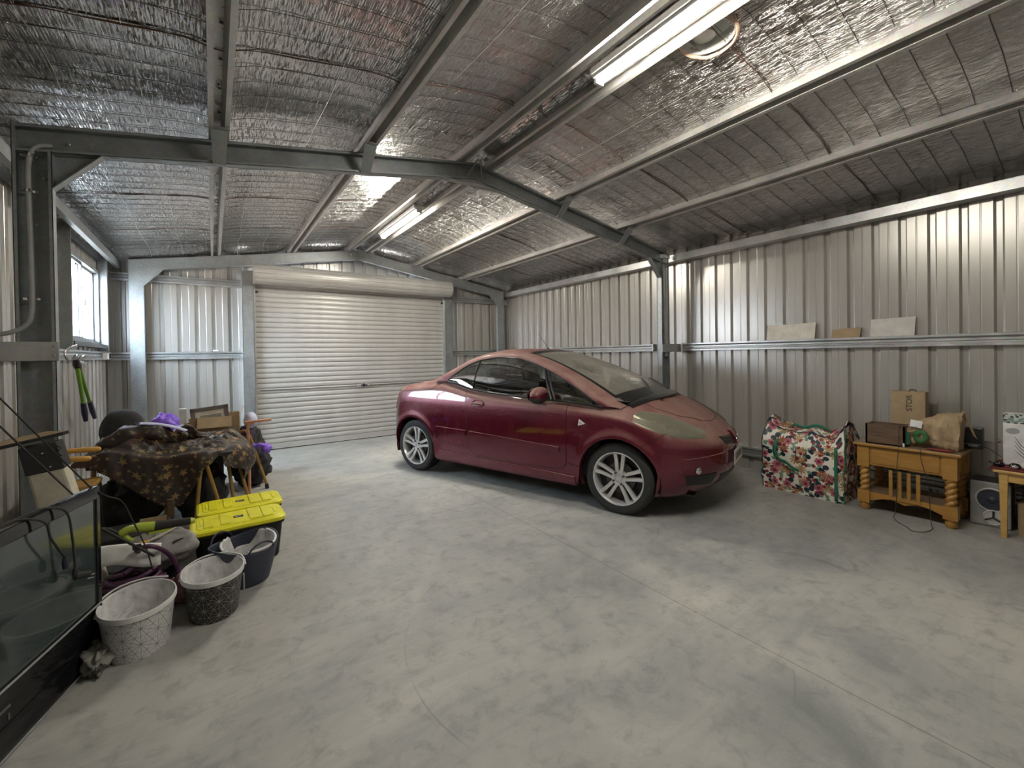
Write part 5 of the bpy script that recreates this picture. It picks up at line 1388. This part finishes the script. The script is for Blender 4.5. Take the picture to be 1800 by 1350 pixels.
for k in range(13):
    f = k/12; row = []
    for j in range(41):
        a = radians(-95)+radians(275)*j/40; top = .225-.035*max(0, fbm(a*3, 2, 1, 3))-.10*sm(radians(60), radians(85), a)*sm(radians(140), radians(115), a); r = .095+.045*f
        row.append(T @ Vector((r*cos(a), r*sin(a)*1.12, .0+top*f)))
    G.append(row)
m.grid(G); m.build('shell', 'scuffed', t, smooth=60, solid=.003)
m = MB(); m.tube([T @ Vector((.143*cos(a), .143*sin(a)*1.12, .225)) for a in [radians(-95)+radians(140)*k/20 for k in range(21)]], [.007]*21, 8); m.build('rim_piece', 'white_plastic', t, smooth=60)
m = MB(); m.tube([T @ Vector((.143*cos(a), .143*sin(a)*1.12, .215)) for a in [radians(165)+radians(40)*k/10 for k in range(11)]], .007, 8); m.build('rim_piece', 'white_plastic', t, smooth=60)

# ------------------------------------------------------------------ low heap behind the television and buckets
m = MB(); m.box(-.18, .18, -.12, .13, 0, .17); o = m.build('black_box', 'tote_black', bevel=.01); o.location = (-.38, 3.36, 0); tag(o, 'black crate on the floor under the grey fabric bag', 'crate')
t = thing('grey_fabric_bag', 'grey fabric bag stuffed full, beside the front yellow-lidded tub', 'bag', (-.265, 3.22, .26))
m = MB(); G = []
for i in range(25):
    ph = pi*i/24; row = []
    for j in range(41):
        th = 2*pi*j/40; d = Vector((sin(ph)*cos(th), sin(ph)*sin(th), -cos(ph)))
        r = 1+.22*fbm(d.x*2+1, d.y*2, d.z*2, 4); row.append(Vector((d.x*.165*r, d.y*.12*r, d.z*.115*r)))
    row[-1] = row[0]; G.append(row)
m.grid(G); m.build('bag_body', 'grey_cloth', t, smooth=180, weld=.0005)
m = MB(); m.tube(bez([(-.10, -.09, .02), (-.02, -.105, .035), (.07, -.09, .05), (.12, -.06, .055)], 5), .006, 6); m.build('zip', 'trim_black', t, smooth=60)
t = thing('paint_brush', 'small pale-handled brush lying on the grey fabric bag', 'brush', (-.28, 3.12, .36))
m = MB(); m.tube([(-.04, 0, -.02), (.02, .0, .0), (.09, .02, .025)], [.006, .009, .004], 8); m.build('handle', 'card_white', t, smooth=50)
m = MB(); m.box(-.07, -.03, -.014, .014, -.032, -.012); m.build('bristles', 'rust_orange', t, bevel=.004)
m = MB(); P = [[(-.27+.22*i/10, 3.0+.12*j/6, .335+.030*sin(pi*i/10)-.03*(j/6)) for j in range(7)] for i in range(11)]
P = [[(-.52+.27*i/12, 3.10-.06*j/6-.05*(i/12), .370-.095*(j/6)**1.6-.03*(i/12)**2+.012*sin(pi*i/6)*(j/6)) for j in range(7)] for i in range(13)]
m.grid(P); tag(m.build('white_plastic_tray', 'white_plastic', origin=P[0][0], smooth=60, solid=.004), 'curved white plastic sheet behind the television, below the hedge trimmer', 'tray')
t = thing('hedge_trimmer', 'lime green and black cordless garden trimmer lying on the heap', 'garden tool', (-.34, 3.20, .385))
m = MB(); m.tube(bez([(-.10, 0, .0), (-.06, 0, .02), (.0, 0, .018), (.05, 0, .012)], 5), [.018]+[.026]*7+[.032]*8, 12, flat=.8); m.build('housing', 'lime', t, smooth=60)
m = MB(); m.tube(bez([(-.08, 0, -.01), (-.05, -.01, -.04), (.0, -.01, -.045), (.05, 0, -.02)], 5), .012, 8); m.build('guard', 'lime', t, smooth=60)
m = MB(); m.tube([(.045, 0, .012), (.10, 0, .010), (.19, .0, .004), (.215, 0, .003)], [.026, .024, .022, .020], 14); m.build('grip', 'rubber', t, smooth=50)
m = MB(); m.tube([(.213, 0, .003), (.235, 0, .001)], [.020, .014], 12); m.build('end_cap', 'lime', t, smooth=50)
m = MB(); m.box(.02, .12, -.03, .03, -.06, -.012); m.build('battery', 'lime', t, bevel=.006)
m = MB(); m.box(.045, .085, -.031, -.030, -.045, -.03); m.build('battery_mark', 'label_black', t)
m = MB(); m.tube(bez([(-.10, 0, .0), (-.15, -.02, .05), (-.20, -.03, .055), (-.25, -.03, .02)], 5), .008, 8); m.build('loop_handle', 'rubber', t, smooth=60)
m = MB(); m.box(-.02, .10, .03, .034, .0, .055); m.build('blade_cover', 'card', t)
t = thing('metal_pole', 'thin black pole with a clip, slanting across the white plastic sheet', 'pole', (-.41, 2.98, .45))
m = MB(); m.tube([(-.075, .02, .045), (.14, -.05, -.13)], .007, 8); m.build('pole', 'rubber', t, smooth=50)
m = MB(); m.box(.05, .085, -.03, -.015, -.085, -.06); m.build('clip', 'trim_black', t)
def coil(name, label, loc, loops, mat, r, cat='hose'):
    m = MB()
    for (cx, cy, cz, R1, R2, tx, ty) in loops:
        T = TM((cx, cy, cz), rx=tx, ry=ty); m.tube([T @ Vector((R1*cos(2*pi*k/36), R2*sin(2*pi*k/36), .006*sin(4*pi*k/36))) for k in range(36)], r, 8, closed=True)
    o = m.build(name, mat, smooth=60); o.location = loc; tag(o, label, cat); return o
m = MB(); pa = []
for k in range(170):
    a = 2*pi*k/36; R = .140-.0003*k; pa.append((R*cos(a), R*.8*sin(a)*1., .02+.022*k/36+.012*sin(a*1.3)))
m.tube(pa, .0115, 8); pb = bez([pa[-1], (.05, .03, .16), (.02, -.05, .24), (.09, -.08, .25), (.16, -.03, .16), (.20, -.02, .03)], 8); m.tube(pb, .0115, 8)
o = m.build('garden_hose', 'hose', smooth=60); o.location = (-.37, 3.06, .03); o.location.z = .105; tag(o, 'dark purple hose coiled between the television and the white bucket', 'hose')
blob('pink_cloth', 'pink_cloth', (-.14, 3.02, .08), (.09, .07, .09), 'dull plum cloth bundle behind the white bucket', 'cloth', .35, 2.2, 21)
blob('grey_rag', 'rag', (-.435, 2.615, .045), (.055, .12, .05), 'grey rag crumpled on the floor between television and white bucket', 'rag', .5, 2.6, 31)

# dark fillers added to make the space under and beside the heap black
blob('dark_filler', 'tote_black', (-.55, 4.50, .22), (.20, .22, .25), 'black lump added to darken the space under the star cloth, on its left', 'bag', .22, 2.2, 41)
blob('dark_filler', 'tote_black', (-.10, 4.58, .22), (.18, .20, .25), 'black lump added to darken the space under the star cloth, on its right', 'bag', .22, 2.2, 47)
m = MB(); m.box(-.22, .20, -.15, .15, 0, .22); o = m.build('black_box', 'tote_black', bevel=.01); o.location = (-.47, 3.82, 0); tag(o, 'low black box added to darken the gap between hedge trimmer and star cloth', 'crate')  # dark box added to blacken the gap before the star cloth

blob('dark_sack', 'dark_cloth', (-.36, 3.04, .055), (.15, .13, .06), 'flat dark sack on the floor under the purple hose', 'sack', .12, 2.2, 57)

# ------------------------------------------------------------------ floral shopping bag
def floral():
    t = thing('shopping_bag', 'large white floral woven bag with green straps on the floor', 'bag', (4.68, 1.755, 0))
    m = MB(); G = []; NZ = 26; NP = 96; hx, hy, H = .185, .335, .60
    per = []
    for k in range(NP):
        u = k/NP*4; s = int(u); f = u-s
        per.append([(-1, 1-2*f), (-1+2*f, -1), (1, -1+2*f), (1-2*f, 1)][s])
    UV = []
    for i in range(NZ+1):
        z = i/NZ; row = []; ur = []
        for k, (a, b) in enumerate(per):
            bx, by = a, b
            pinch = 1-.34*sm(.72, 1.0, z)
            q = 1+.07*sin(pi*z)
            x = hx*bx*q*(pinch if True else 1); y = hy*by*(1+.03*sin(pi*z))
            y *= 1-.06*sm(.8, 1., z)
            w = fbm(bx*1.7+4, by*2.5, z*2.6, 4)*.030*sin(pi*min(1, z*1.3+.06))+abs(fbm(bx*4, by*5, z*5, 3))*-.014
            nn = Vector((bx, by)).normalized(); x += nn.x*w; y += nn.y*w
            zz = H*z
            if z > .55:   # slumped, folded mouth: corners stand up
                cor = abs(by)**5; e = sm(.55, 1., z)
                zz += e*(.085*cor-.02+.030*fbm(by*3, bx, 2, 2))
                if by < -.2: zz -= e*.05*sm(-.2, -.75, by)*(1-sm(-.85, -1., by))*(1 if bx < .5 else .2)
            row.append(Vector((x, y, zz)))
        row.append(Vector(row[0])); G.append(row)
    # arc-length uv
    L = [0.]
    for k in range(NP): L.append(L[-1]+(G[0][k+1]-G[0][k]).length)
    m.grid(G, uvf=lambda i, j: (L[j], i/NZ*H*1.05))
    b = m.build('bag_body', 'floral', t, smooth=50, weld=.0002)
    # closed top
    m = MB(); top = G[-1][:-1]; n = len(top); q = n//4; left = top[0:q+1]; right = [top[(3*q-k) % n] for k in range(q+1)]
    rows = []
    for j in range(13):
        f = j/12; rows.append([left[k].lerp(right[k], f)+Vector((0, 0, .045*sin(pi*f)*(.5+.5*sin(k*.33+1))-.02*sin(pi*f)*fbm(k*.25, f*3, 1, 2)*2)) for k in range(q+1)])
    m.grid(rows, uvf=lambda i, j: (i*.03+3, j*.028)); m.build('top_flap', 'floral', t, smooth=60)
    # green binding along the edges and the two strap handles
    def ed(k0, k1, i0=0, i1=NZ): return
    for k in (0, q, 2*q, 3*q):
        m = MB(); m.tube([G[i][k] for i in range(NZ+1)], .0045, 6); m.build('edge_binding', 'tub_navy' if k == 0 else 'green_strap', t, smooth=60)
    m = MB(); m.tube([G[-1][k]+Vector((0, 0, .002)) for k in range(n)], .0045, 6, closed=True); m.build('edge_binding', 'tub_navy', t, smooth=60)
    def strap(name, pts, w=.017):
        pa = bez(pts, 8); m = MB(); P = []
        for i, p in enumerate(pa):
            P.append([p+Vector((0, w, 0)), p-Vector((0, w, 0))])
        m.grid(P); return m.build(name, 'green_strap', t, smooth=60, solid=.003)
    f = -hx*1.08-.012
    strap('strap', [(f, .19, .50), (f-.022, .21, .42), (f-.018, .20, .34), (f-.012, .15, .30)])
    m = MB(); pa = bez([(f-.012, .16, .30), (f-.030, .10, .29), (f-.032, .04, .25), (f-.02, .0, .235)], 8); m.grid([[p+Vector((0, 0, .015)), p-Vector((0, 0, .015))] for p in pa]); m.build('strap', 'green_strap', t, smooth=60, solid=.003)
    m = MB(); pa = bez([(-.06, .13, .575), (-.07, .10, .635), (-.06, .02, .615), (-.05, -.08, .645), (-.05, -.17, .62), (-.05, -.20, .58)], 8); m.grid([[p+Vector((0, 0, .014)), p-Vector((0, 0, .014))] for p in pa]); m.build('strap', 'green_strap', t, smooth=60, solid=.003)
    m = MB(); P = [[Vector((f-.004, -.285-.012*s, .02+.47*k/12+.0)) for s in (-1, 1)] for k in range(13)]; m.grid(P); m.build('strap', 'green_strap', t, smooth=60, solid=.004)
    m = MB(); m.tube([(f-.002, .03, .44), (f-.006, .035, .37), (f-.004, .03, .33)], .004, 6); m.build('zip_pull', 'tub_navy', t, smooth=60)
floral()

# ------------------------------------------------------------------ oak table with barley-twist legs
def side_table():
    X0, X1, Y0, Y1 = 4.49, 4.93, .725, 1.325
    cx, cy = (X0+X1)/2, (Y0+Y1)/2
    t = thing('side_table', 'honey oak side table with barley-twist legs and slatted front panel', 'table', (cx, cy, 0))
    hx, hy = (X1-X0)/2, (Y1-Y0)/2
    m = MB(); m.box(-hx-.025, hx+.01, -hy-.025, hy+.025, .545, .567); m.build('table_top', 'honey_wood', t, bevel=.006)
    def leg(x, y):
        m = MB(); w = .040
        m.box(x-w, x+w, y-w, y+w, .365, .545); m.box(x-w, x+w, y-w, y+w, .065, .165)
        m.lathe([(.026, .0), (.034, .012), (.036, .035), (.030, .06), (.034, .066)], 20, Matrix.Translation((x, y, 0)))
        G = []
        for i in range(61):
            z = .163+(.367-.163)*i/60; row = []
            for j in range(25):
                a = 2*pi*j/24; r = .0275+.0085*abs(cos((a+2*pi*z/.090)/1.))**.7*(1 if True else 0)
                r = .024+.011*abs(cos(a/1.-pi*z/.045*1.0)); row.append((x+r*cos(a), y+r*sin(a), z))
            G.append(row)
        m.grid(G); return m.build('leg', 'honey_wood', t, smooth=40)
    for sx in (-1, 1):
        for sy in (-1, 1): leg(sx*(hx-.04), sy*(hy-.04))
    for sy, nm in ((-1, 0), (1, 1)):
        m = MB(); m.box(-hx+.08, hx-.08, sy*(hy-.03)-.009, sy*(hy-.03)+.009, .385, .545); m.build('side_apron', 'honey_wood', t)
        m = MB(); m.box(-hx+.08, hx-.08, sy*(hy-.03)-.009, sy*(hy-.03)+.009, .075, .145); m.build('side_rail', 'honey_wood', t)
    m = MB(); m.box(-hx+.012, -hx+.03, -hy+.08, hy-.08, .385, .545); ap = m.build('front_apron', 'honey_wood', t)
    m = MB(); m.box(-hx+.006, -hx+.012, -hy+.095, hy-.095, .40, .535); m.build('drawer_front', 'honey_wood', ap, bevel=.003)
    m = MB(); m.box(hx-.03, hx-.012, -hy+.08, hy-.08, .385, .545); m.build('rear_apron', 'honey_wood', t)
    m = MB(); m.box(-hx+.03, hx-.03, -hy+.03, hy-.03, .140, .156); m.build('shelf', 'honey_wood', t)
    m = MB(); pl = [(-hy+.08, .156), (-hy+.08, .085)]
    for k in range(25): 
        f = k/24; y = -hy+.08+(2*hy-.16)*f; pl.append((y, .085+.030*abs(sin(pi*f*2.0))*(.6+.4*sin(pi*f))+.012*sin(pi*f)))
    pl += [(hy-.08, .085), (hy-.08, .156)]
    m.prism(pl[::-1], lambda y, z, d: (d, y, z), -hx+.014, -hx+.032); m.build('scalloped_rail', 'honey_wood', t)
    m = MB(); m.box(-hx+.004, -hx+.018, -.095, .095, .128, .150); pn = m.build('slat_panel', 'honey_wood', t)
    for k in range(4):
        y = -.083+k*.0553; m = MB(); m.box(-hx+.005, -hx+.017, y-.012, y+.012, .15, .365); m.build('slat', 'honey_wood', pn, bevel=.002)
side_table()

# wooden crate on the table
t = thing('wooden_crate', 'small open brown wooden crate on the left of the oak table', 'crate', (4.575, 1.145, .568), .0)
m = MB(); hx, hy, h = .075, .125, .165
m.box(-hx, hx, -hy, hy, 0, .008); m.box(-hx, -hx+.010, -hy, hy, 0, h); m.box(hx-.010, hx, -hy, hy, 0, h); m.build('crate_boards', 'crate_wood', t)
m = MB(); m.box(-hx, hx, -hy, -hy+.012, 0, h-.004); m.build('end_board', 'crate_wood', t); m = MB(); m.box(-hx, hx, hy-.012, hy, 0, h-.004); m.build('end_board', 'crate_wood', t)
m = MB(); m.box(-hx-.001, -hx+.0, -hy+.001, -hy+.012, .0, .03); m.build('price_label', 'card_white', t)
# tall carton marked STOR
t = thing('cardboard_carton', 'tall tan cardboard carton printed STOR behind the wooden crate', 'box', (4.86, 1.07, .568), .0)
m = MB(); m.box(-.045, .055, -.11, .11, 0, .42); m.build('carton', 'card', t, bevel=.003)
text('printed_letters', 'STOR', 'label_black', t, Matrix.Translation((-.0458, -.010, .325)) @ Matrix(((0, 0, -1, 0), (0, 1, 0, 0), (1, 0, 0, 0), (0, 0, 0, 1))), .055)
m = MB(); m.tube(bez([(-.01, .0, .42), (-.01, -.01, .435), (-.01, -.035, .435), (-.01, -.045, .42)], 4), .004, 6); m.build('carry_handle', 'trim_black', t)
# paper bag
def paperbag():
    t = thing('paper_bag', 'crumpled brown paper bag with a green round print lying on the oak table', 'bag', (4.62, .86, .568))
    m = MB(); G = []; N = 26
    for i in range(N+1):
        f = i/N; y = .165-.295*f       # from the crate side towards the camera's right
        zc = .085+.055*f; hz = .070+.075*f; hx = .062+.03*f; row = []
        for j in range(49):
            a = 2*pi*j/48; c, s = cos(a), sin(a); e = .55
            x = hx*(abs(c)**e)*(1 if c > 0 else -1); z = zc+hz*(abs(s)**e)*(1 if s > 0 else -1)
            d = .020*fbm(f*4, x*14, z*10, 4)+.012*abs(fbm(f*8, x*20, z*16+5, 3)); x += c*d*1.4; z += s*d
            row.append(Vector((x+.03*f, y+.015*fbm(z*12, x*9, 2, 3)-.20*(z-.06)*(.5 if f > .9 else .0), max(.004, z+.018*sin(pi*f)))))
        row[-1] = row[0]; G.append(row)
    m.grid(G, uvf=lambda i, j: (i/N, j/48)); m.add([p for p in G[-1][:-1]], [tuple(range(48))]); 
    b = m.build('bag_body', 'paper', t, smooth=40)
    # green printed ring on the front face: follows the surface
    m = MB(); R = []
    def surf(y, z):
        best = min(((abs(p.y-y)+abs(p.z-z)), p) for row in G for p in row if p.x < .03)[1] if False else None
        f = (.165-y)/.295; hx = .062+.03*f; return -hx+.03*f-.012
    for k in range(33):
        a = 2*pi*k/32; row = []
        for r in (.014, .030, .047):
            y = .075+r*cos(a); z = .092+r*sin(a)*1.15; row.append(Vector((surf(y, z)-.004, y, z)))
        R.append(row)
    m.grid(R); m.build('green_print', 'bag_green', t, smooth=60, solid=-.001)
    m = MB(); P = [[Vector((surf(.155, .1)-.002-.02*(1-k/8), .165-.045*k/8+.02, .018+.10*j/4)) for j in range(5)] for k in range(9)]; m.grid(P); m.build('green_print', 'green_strap', t)
    m = MB(); m.box(-.098, -.0965, .085, .155, .150, .205, TM((0.005, 0, 0), rx=.12)); s = m.build('receipt', 'sticker', t)
    m = MB()
    for k in range(12): m.box(-.0945, -.0942, .092+k*.005, .0945+k*.005, .153, .168)
    m.build('barcode', 'label_black', s)
    m = MB(); P = [[Vector((.05+.03*i/6, -.150-.06*i/6+.02*j/5, .30-.20*i/6*(1)+.02*j/5-.01)) for j in range(6)] for i in range(7)]; m.grid(P); m.build('torn_flap', 'paper', t, smooth=60, solid=.002)
paperbag()
o = blob('red_pouch', 'red_cloth', (4.512, .82, .578), (.018, .085, .011), 'flat dark red glasses pouch on the front edge of the oak table', 'pouch', .12, 2, 3)
t = thing('radio', 'small black radio with silver strip at the back of the oak table', 'radio', (4.84, .715, .568), .0)
m = MB(); m.box(-.04, .05, -.075, .10, 0, .165); m.build('case', 'black_plastic', t, bevel=.006)
m = MB(); m.box(-.042, -.040, -.068, .08, .036, .041); m.box(-.042, -.040, -.052, .0, .022, .032); m.build('trim_strip', 'pipe', t)
m = MB(); m.box(-.042, -.040, -.065, .05, .055, .150); m.build('speaker_mesh', 'dark_cloth', t)
# leads hanging down the front of the table and along the floor
m = MB()
m.tube(bez([(4.53, 1.03, .735), (4.49, 1.045, .735), (4.478, 1.05, .70), (4.470, 1.05, .58), (4.455, 1.052, .50), (4.462, 1.06, .40), (4.468, 1.06, .30), (4.462, 1.065, .16), (4.46, 1.07, .05), (4.44, 1.08, .006)], 6), .0024, 6)
m.tube(bez([(4.44, 1.08, .006), (4.35, 1.03, .004), (4.28, .96, .004), (4.22, .92, .004), (4.26, .86, .004), (4.38, .84, .004), (4.45, .86, .02), (4.466, .87, .16), (4.46, .875, .30), (4.455, .90, .42), (4.452, .915, .50), (4.460, .92, .57)], 6), .0024, 6)
tag(m.build('black_cable', 'rubber', origin=(4.44, 1.08, .0), smooth=60), 'thin black cable hanging over the oak table and looping onto the floor', 'cable')

# ------------------------------------------------------------------ card pieces leaning on the girt
for lb, y0, y1, zt, mt in (('long beige card offcut leaning on the right girt, nearest the column', 1.82, 2.28, 1.632, 'card_white'), ('small brown card offcut in the middle of the girt ledge', 1.45, 1.68, 1.558, 'card'), ('long pale grey card offcut on the girt above the oak table', 1.065, 1.375, 1.632, 'card_grey')):
    m = MB(); z0 = 1.467; P = []
    m.add([Vector(v) for v in ((4.999+.004, y0, z0), (4.999+.004, y1, z0), (5.022, y1-.008, zt-.006), (5.022, y0-.006, zt), (5.005+.004, y0, z0), (5.005+.004, y1, z0), (5.028, y1-.008, zt-.006), (5.028, y0-.006, zt))], [(0, 1, 2, 3), (7, 6, 5, 4), (0, 4, 5, 1), (1, 5, 6, 2), (2, 6, 7, 3), (3, 7, 4, 0)])
    tag(m.build('card_offcut', mt, origin=(5.0, y0, z0)), lb, 'card')

# ------------------------------------------------------------------ hi-fi speaker
t = thing('speaker', 'silver stereo speaker with dark blue cone on the floor beside the oak table', 'speaker', (4.78, .60, 0))
m = MB(); m.box(.012, .24, -.105, .105, 0, .335); m.build('cabinet', 'black_plastic', t, bevel=.006)
m = MB(); m.box(.0, .016, -.105, .105, .004, .335); m.build('baffle', 'pipe', t, bevel=.008)
def cone(y, z, R, mat, ringm, nm):
    T = TM((0, y, z), ry=-pi/2)
    m = MB(); m.lathe([(R*.86, -.0), (R*.93, .010), (R, .006), (R*1.02, -.002)], 40, T, caps=False); rg = m.build(nm+'_ring', ringm, t, smooth=60)
    m = MB(); m.lathe([(R*.88, .004), (R*.60, .003), (R*.30, .004), (R*.28, .008), (0, .011)], 40, T, caps=False); m.build(nm+'_cone', mat, rg, smooth=60)
cone(-.010, .205, .088, 'tub_navy', 'white_plastic', 'woofer'); cone(-.018, .075, .056, 'alloy', 'white_plastic', 'tweeter')
m = MB()
for k in range(3):
    a = pi/2+2*pi*k/3; m.tube([(-.014, -.018, .075), (-.010, -.018+.05*cos(a), .075+.05*sin(a))], .006, 6)
m.build('spider', 'trim_black', t)

# ------------------------------------------------------------------ pine table at the right edge
t = thing('pine_table', 'pine table with square tapered legs and a dark red cloth, cut by the right edge', 'table', (4.78, .10, 0))
m = MB(); m.box(-.225, .225, -.46, .46, .462, .482); m.build('table_top', 'pine_wood', t, bevel=.006)
for sx in (-1, 1):
    for sy in (-1, 1):
        x, y = sx*.185, sy*.41; m = MB(); a, b = .022, .014
        m.add([(x-b, y-b, 0), (x+b, y-b, 0), (x+b, y+b, 0), (x-b, y+b, 0), (x-a, y-a, .462), (x+a, y-a, .462), (x+a, y+a, .462), (x-a, y+a, .462)], [(3, 2, 1, 0), (4, 5, 6, 7), (0, 1, 5, 4), (1, 2, 6, 5), (2, 3, 7, 6), (3, 0, 4, 7)]); m.build('leg', 'pine_wood', t, bevel=.002)
m = MB(); m.box(-.200, -.186, -.39, .39, .40, .462); m.build('apron', 'pine_wood', t); m = MB(); m.box(-.17, .17, .40, .415, .40, .462); m.build('apron', 'pine_wood', t)
m = MB(); P = [[(-.215+.42*i/20, -.45+.93*j/30, .4845+.003*abs(fbm(i*.3, j*.3, 1, 2))-.010*sm(29, 30, j)) for j in range(31)] for i in range(21)]
m.grid(P); o = m.build('red_cloth', 'red_cloth', smooth=60, solid=-.004); o.location = (4.78, .10, .002); tag(o, 'dark red cloth spread over the pine table', 'cloth')
# white box with leaf drawing
t = thing('gift_box', 'white box with leafy top band and grass drawing on the pine table', 'box', (4.80, .425, .492))
m = MB(); m.box(-.05, .07, -.22, .105, 0, .375); m.build('carton', 'white_paint', t, bevel=.002)
m = MB(); m.box(-.0515, -.050, -.22, .105, .305, .375); m.build('leafy_band', 'leafy', t)
m = MB(); m.lathe([(.034, 0), (.034, .002), (0, .002)], 32, TM((-.050, .058, .250), ry=-pi/2) @ Matrix.Scale(.62, 4, (1, 0, 0))); m.build('oval_label', 'pipe', t)
random.seed(5)
for k in range(9):
    y0 = -.02-.016*k if k < 9 else 0; z = .02+.012*k; m = MB(); s = 1 if k % 2 else -1
    m.tube([(-.0525, -.01, z+.02), (-.0525, -.01+s*.028, z+.045), (-.0525, -.01+s*.060, z+.080+.004*k)], [.0022, .0022, .001], 5); m.build('drawn_stem', 'label_black', t)
m = MB(); m.tube([(-.0525, -.012, .0), (-.0525, -.009, .24)], .002, 5); m.build('drawn_stem', 'label_black', t)
m = MB(); m.tube([(-.02, .105, .165), (-.02, .135, .165)], [.012, .017], 12); m.build('side_knob', 'chrome', t, smooth=50)
# sunglasses
t = thing('sunglasses', 'black sunglasses resting on the corner of the red cloth', 'sunglasses', (4.62, .50, .492))
for y in (.035, -.04):
    m = MB(); m.lathe([(0, -.004), (.022, -.003), (.030, .0), (.028, .004), (0, .008)], 20, TM((0, y, .020), ry=-pi/2) @ Matrix.Scale(.7, 4, (1, 0, 0))); m.build('lens', 'black_gloss', t, smooth=60)
m = MB(); m.tube([(0, .07, .025), (.03, .085, .024), (.10, .09, .015)], .005, 6); m.tube([(0, -.07, .025), (.10, -.06, .015)], .005, 6); m.tube([(0, .01, .024), (0, -.012, .024)], .004, 6); m.build('frame', 'black_plastic', t, smooth=50)
# pale ornament and small silver trinket
blob('white_ornament', 'card_grey', (4.635, .40, .52), (.030, .042, .030), 'round pale grey ornament beside the sunglasses', 'ornament', .08, 2, 5)
blob('silver_trinket', 'chrome', (4.60, .462, .508), (.013, .02, .015), 'tiny shiny silver trinket in front of the sunglasses', 'trinket', .2, 3, 5)
m = MB(); m.tube(bez([(4.83, .68, .58), (4.86, .62, .58), (4.86, .56, .53), (4.80, .50, .505), (4.74, .46, .500), (4.76, .40, .500)], 6), .0025, 6)
tag(m.build('black_lead', 'rubber', origin=(4.83, .68, .58), smooth=60), 'thin black lead from the radio across to the pine table', 'cable')
# carton and dark bag below the pine table
m = MB(); m.box(4.69, 4.88, .20, .455, 0, .235); tag(m.build('carton_box', 'card', origin=(4.69, .2, 0), bevel=.003), 'brown carton on the floor under the pine table', 'box')
blob('dark_bag', 'dark_cloth', (4.80, .34, .305), (.10, .12, .065), 'dark bag lying on the carton under the pine table', 'bag', .25, 2, 8)
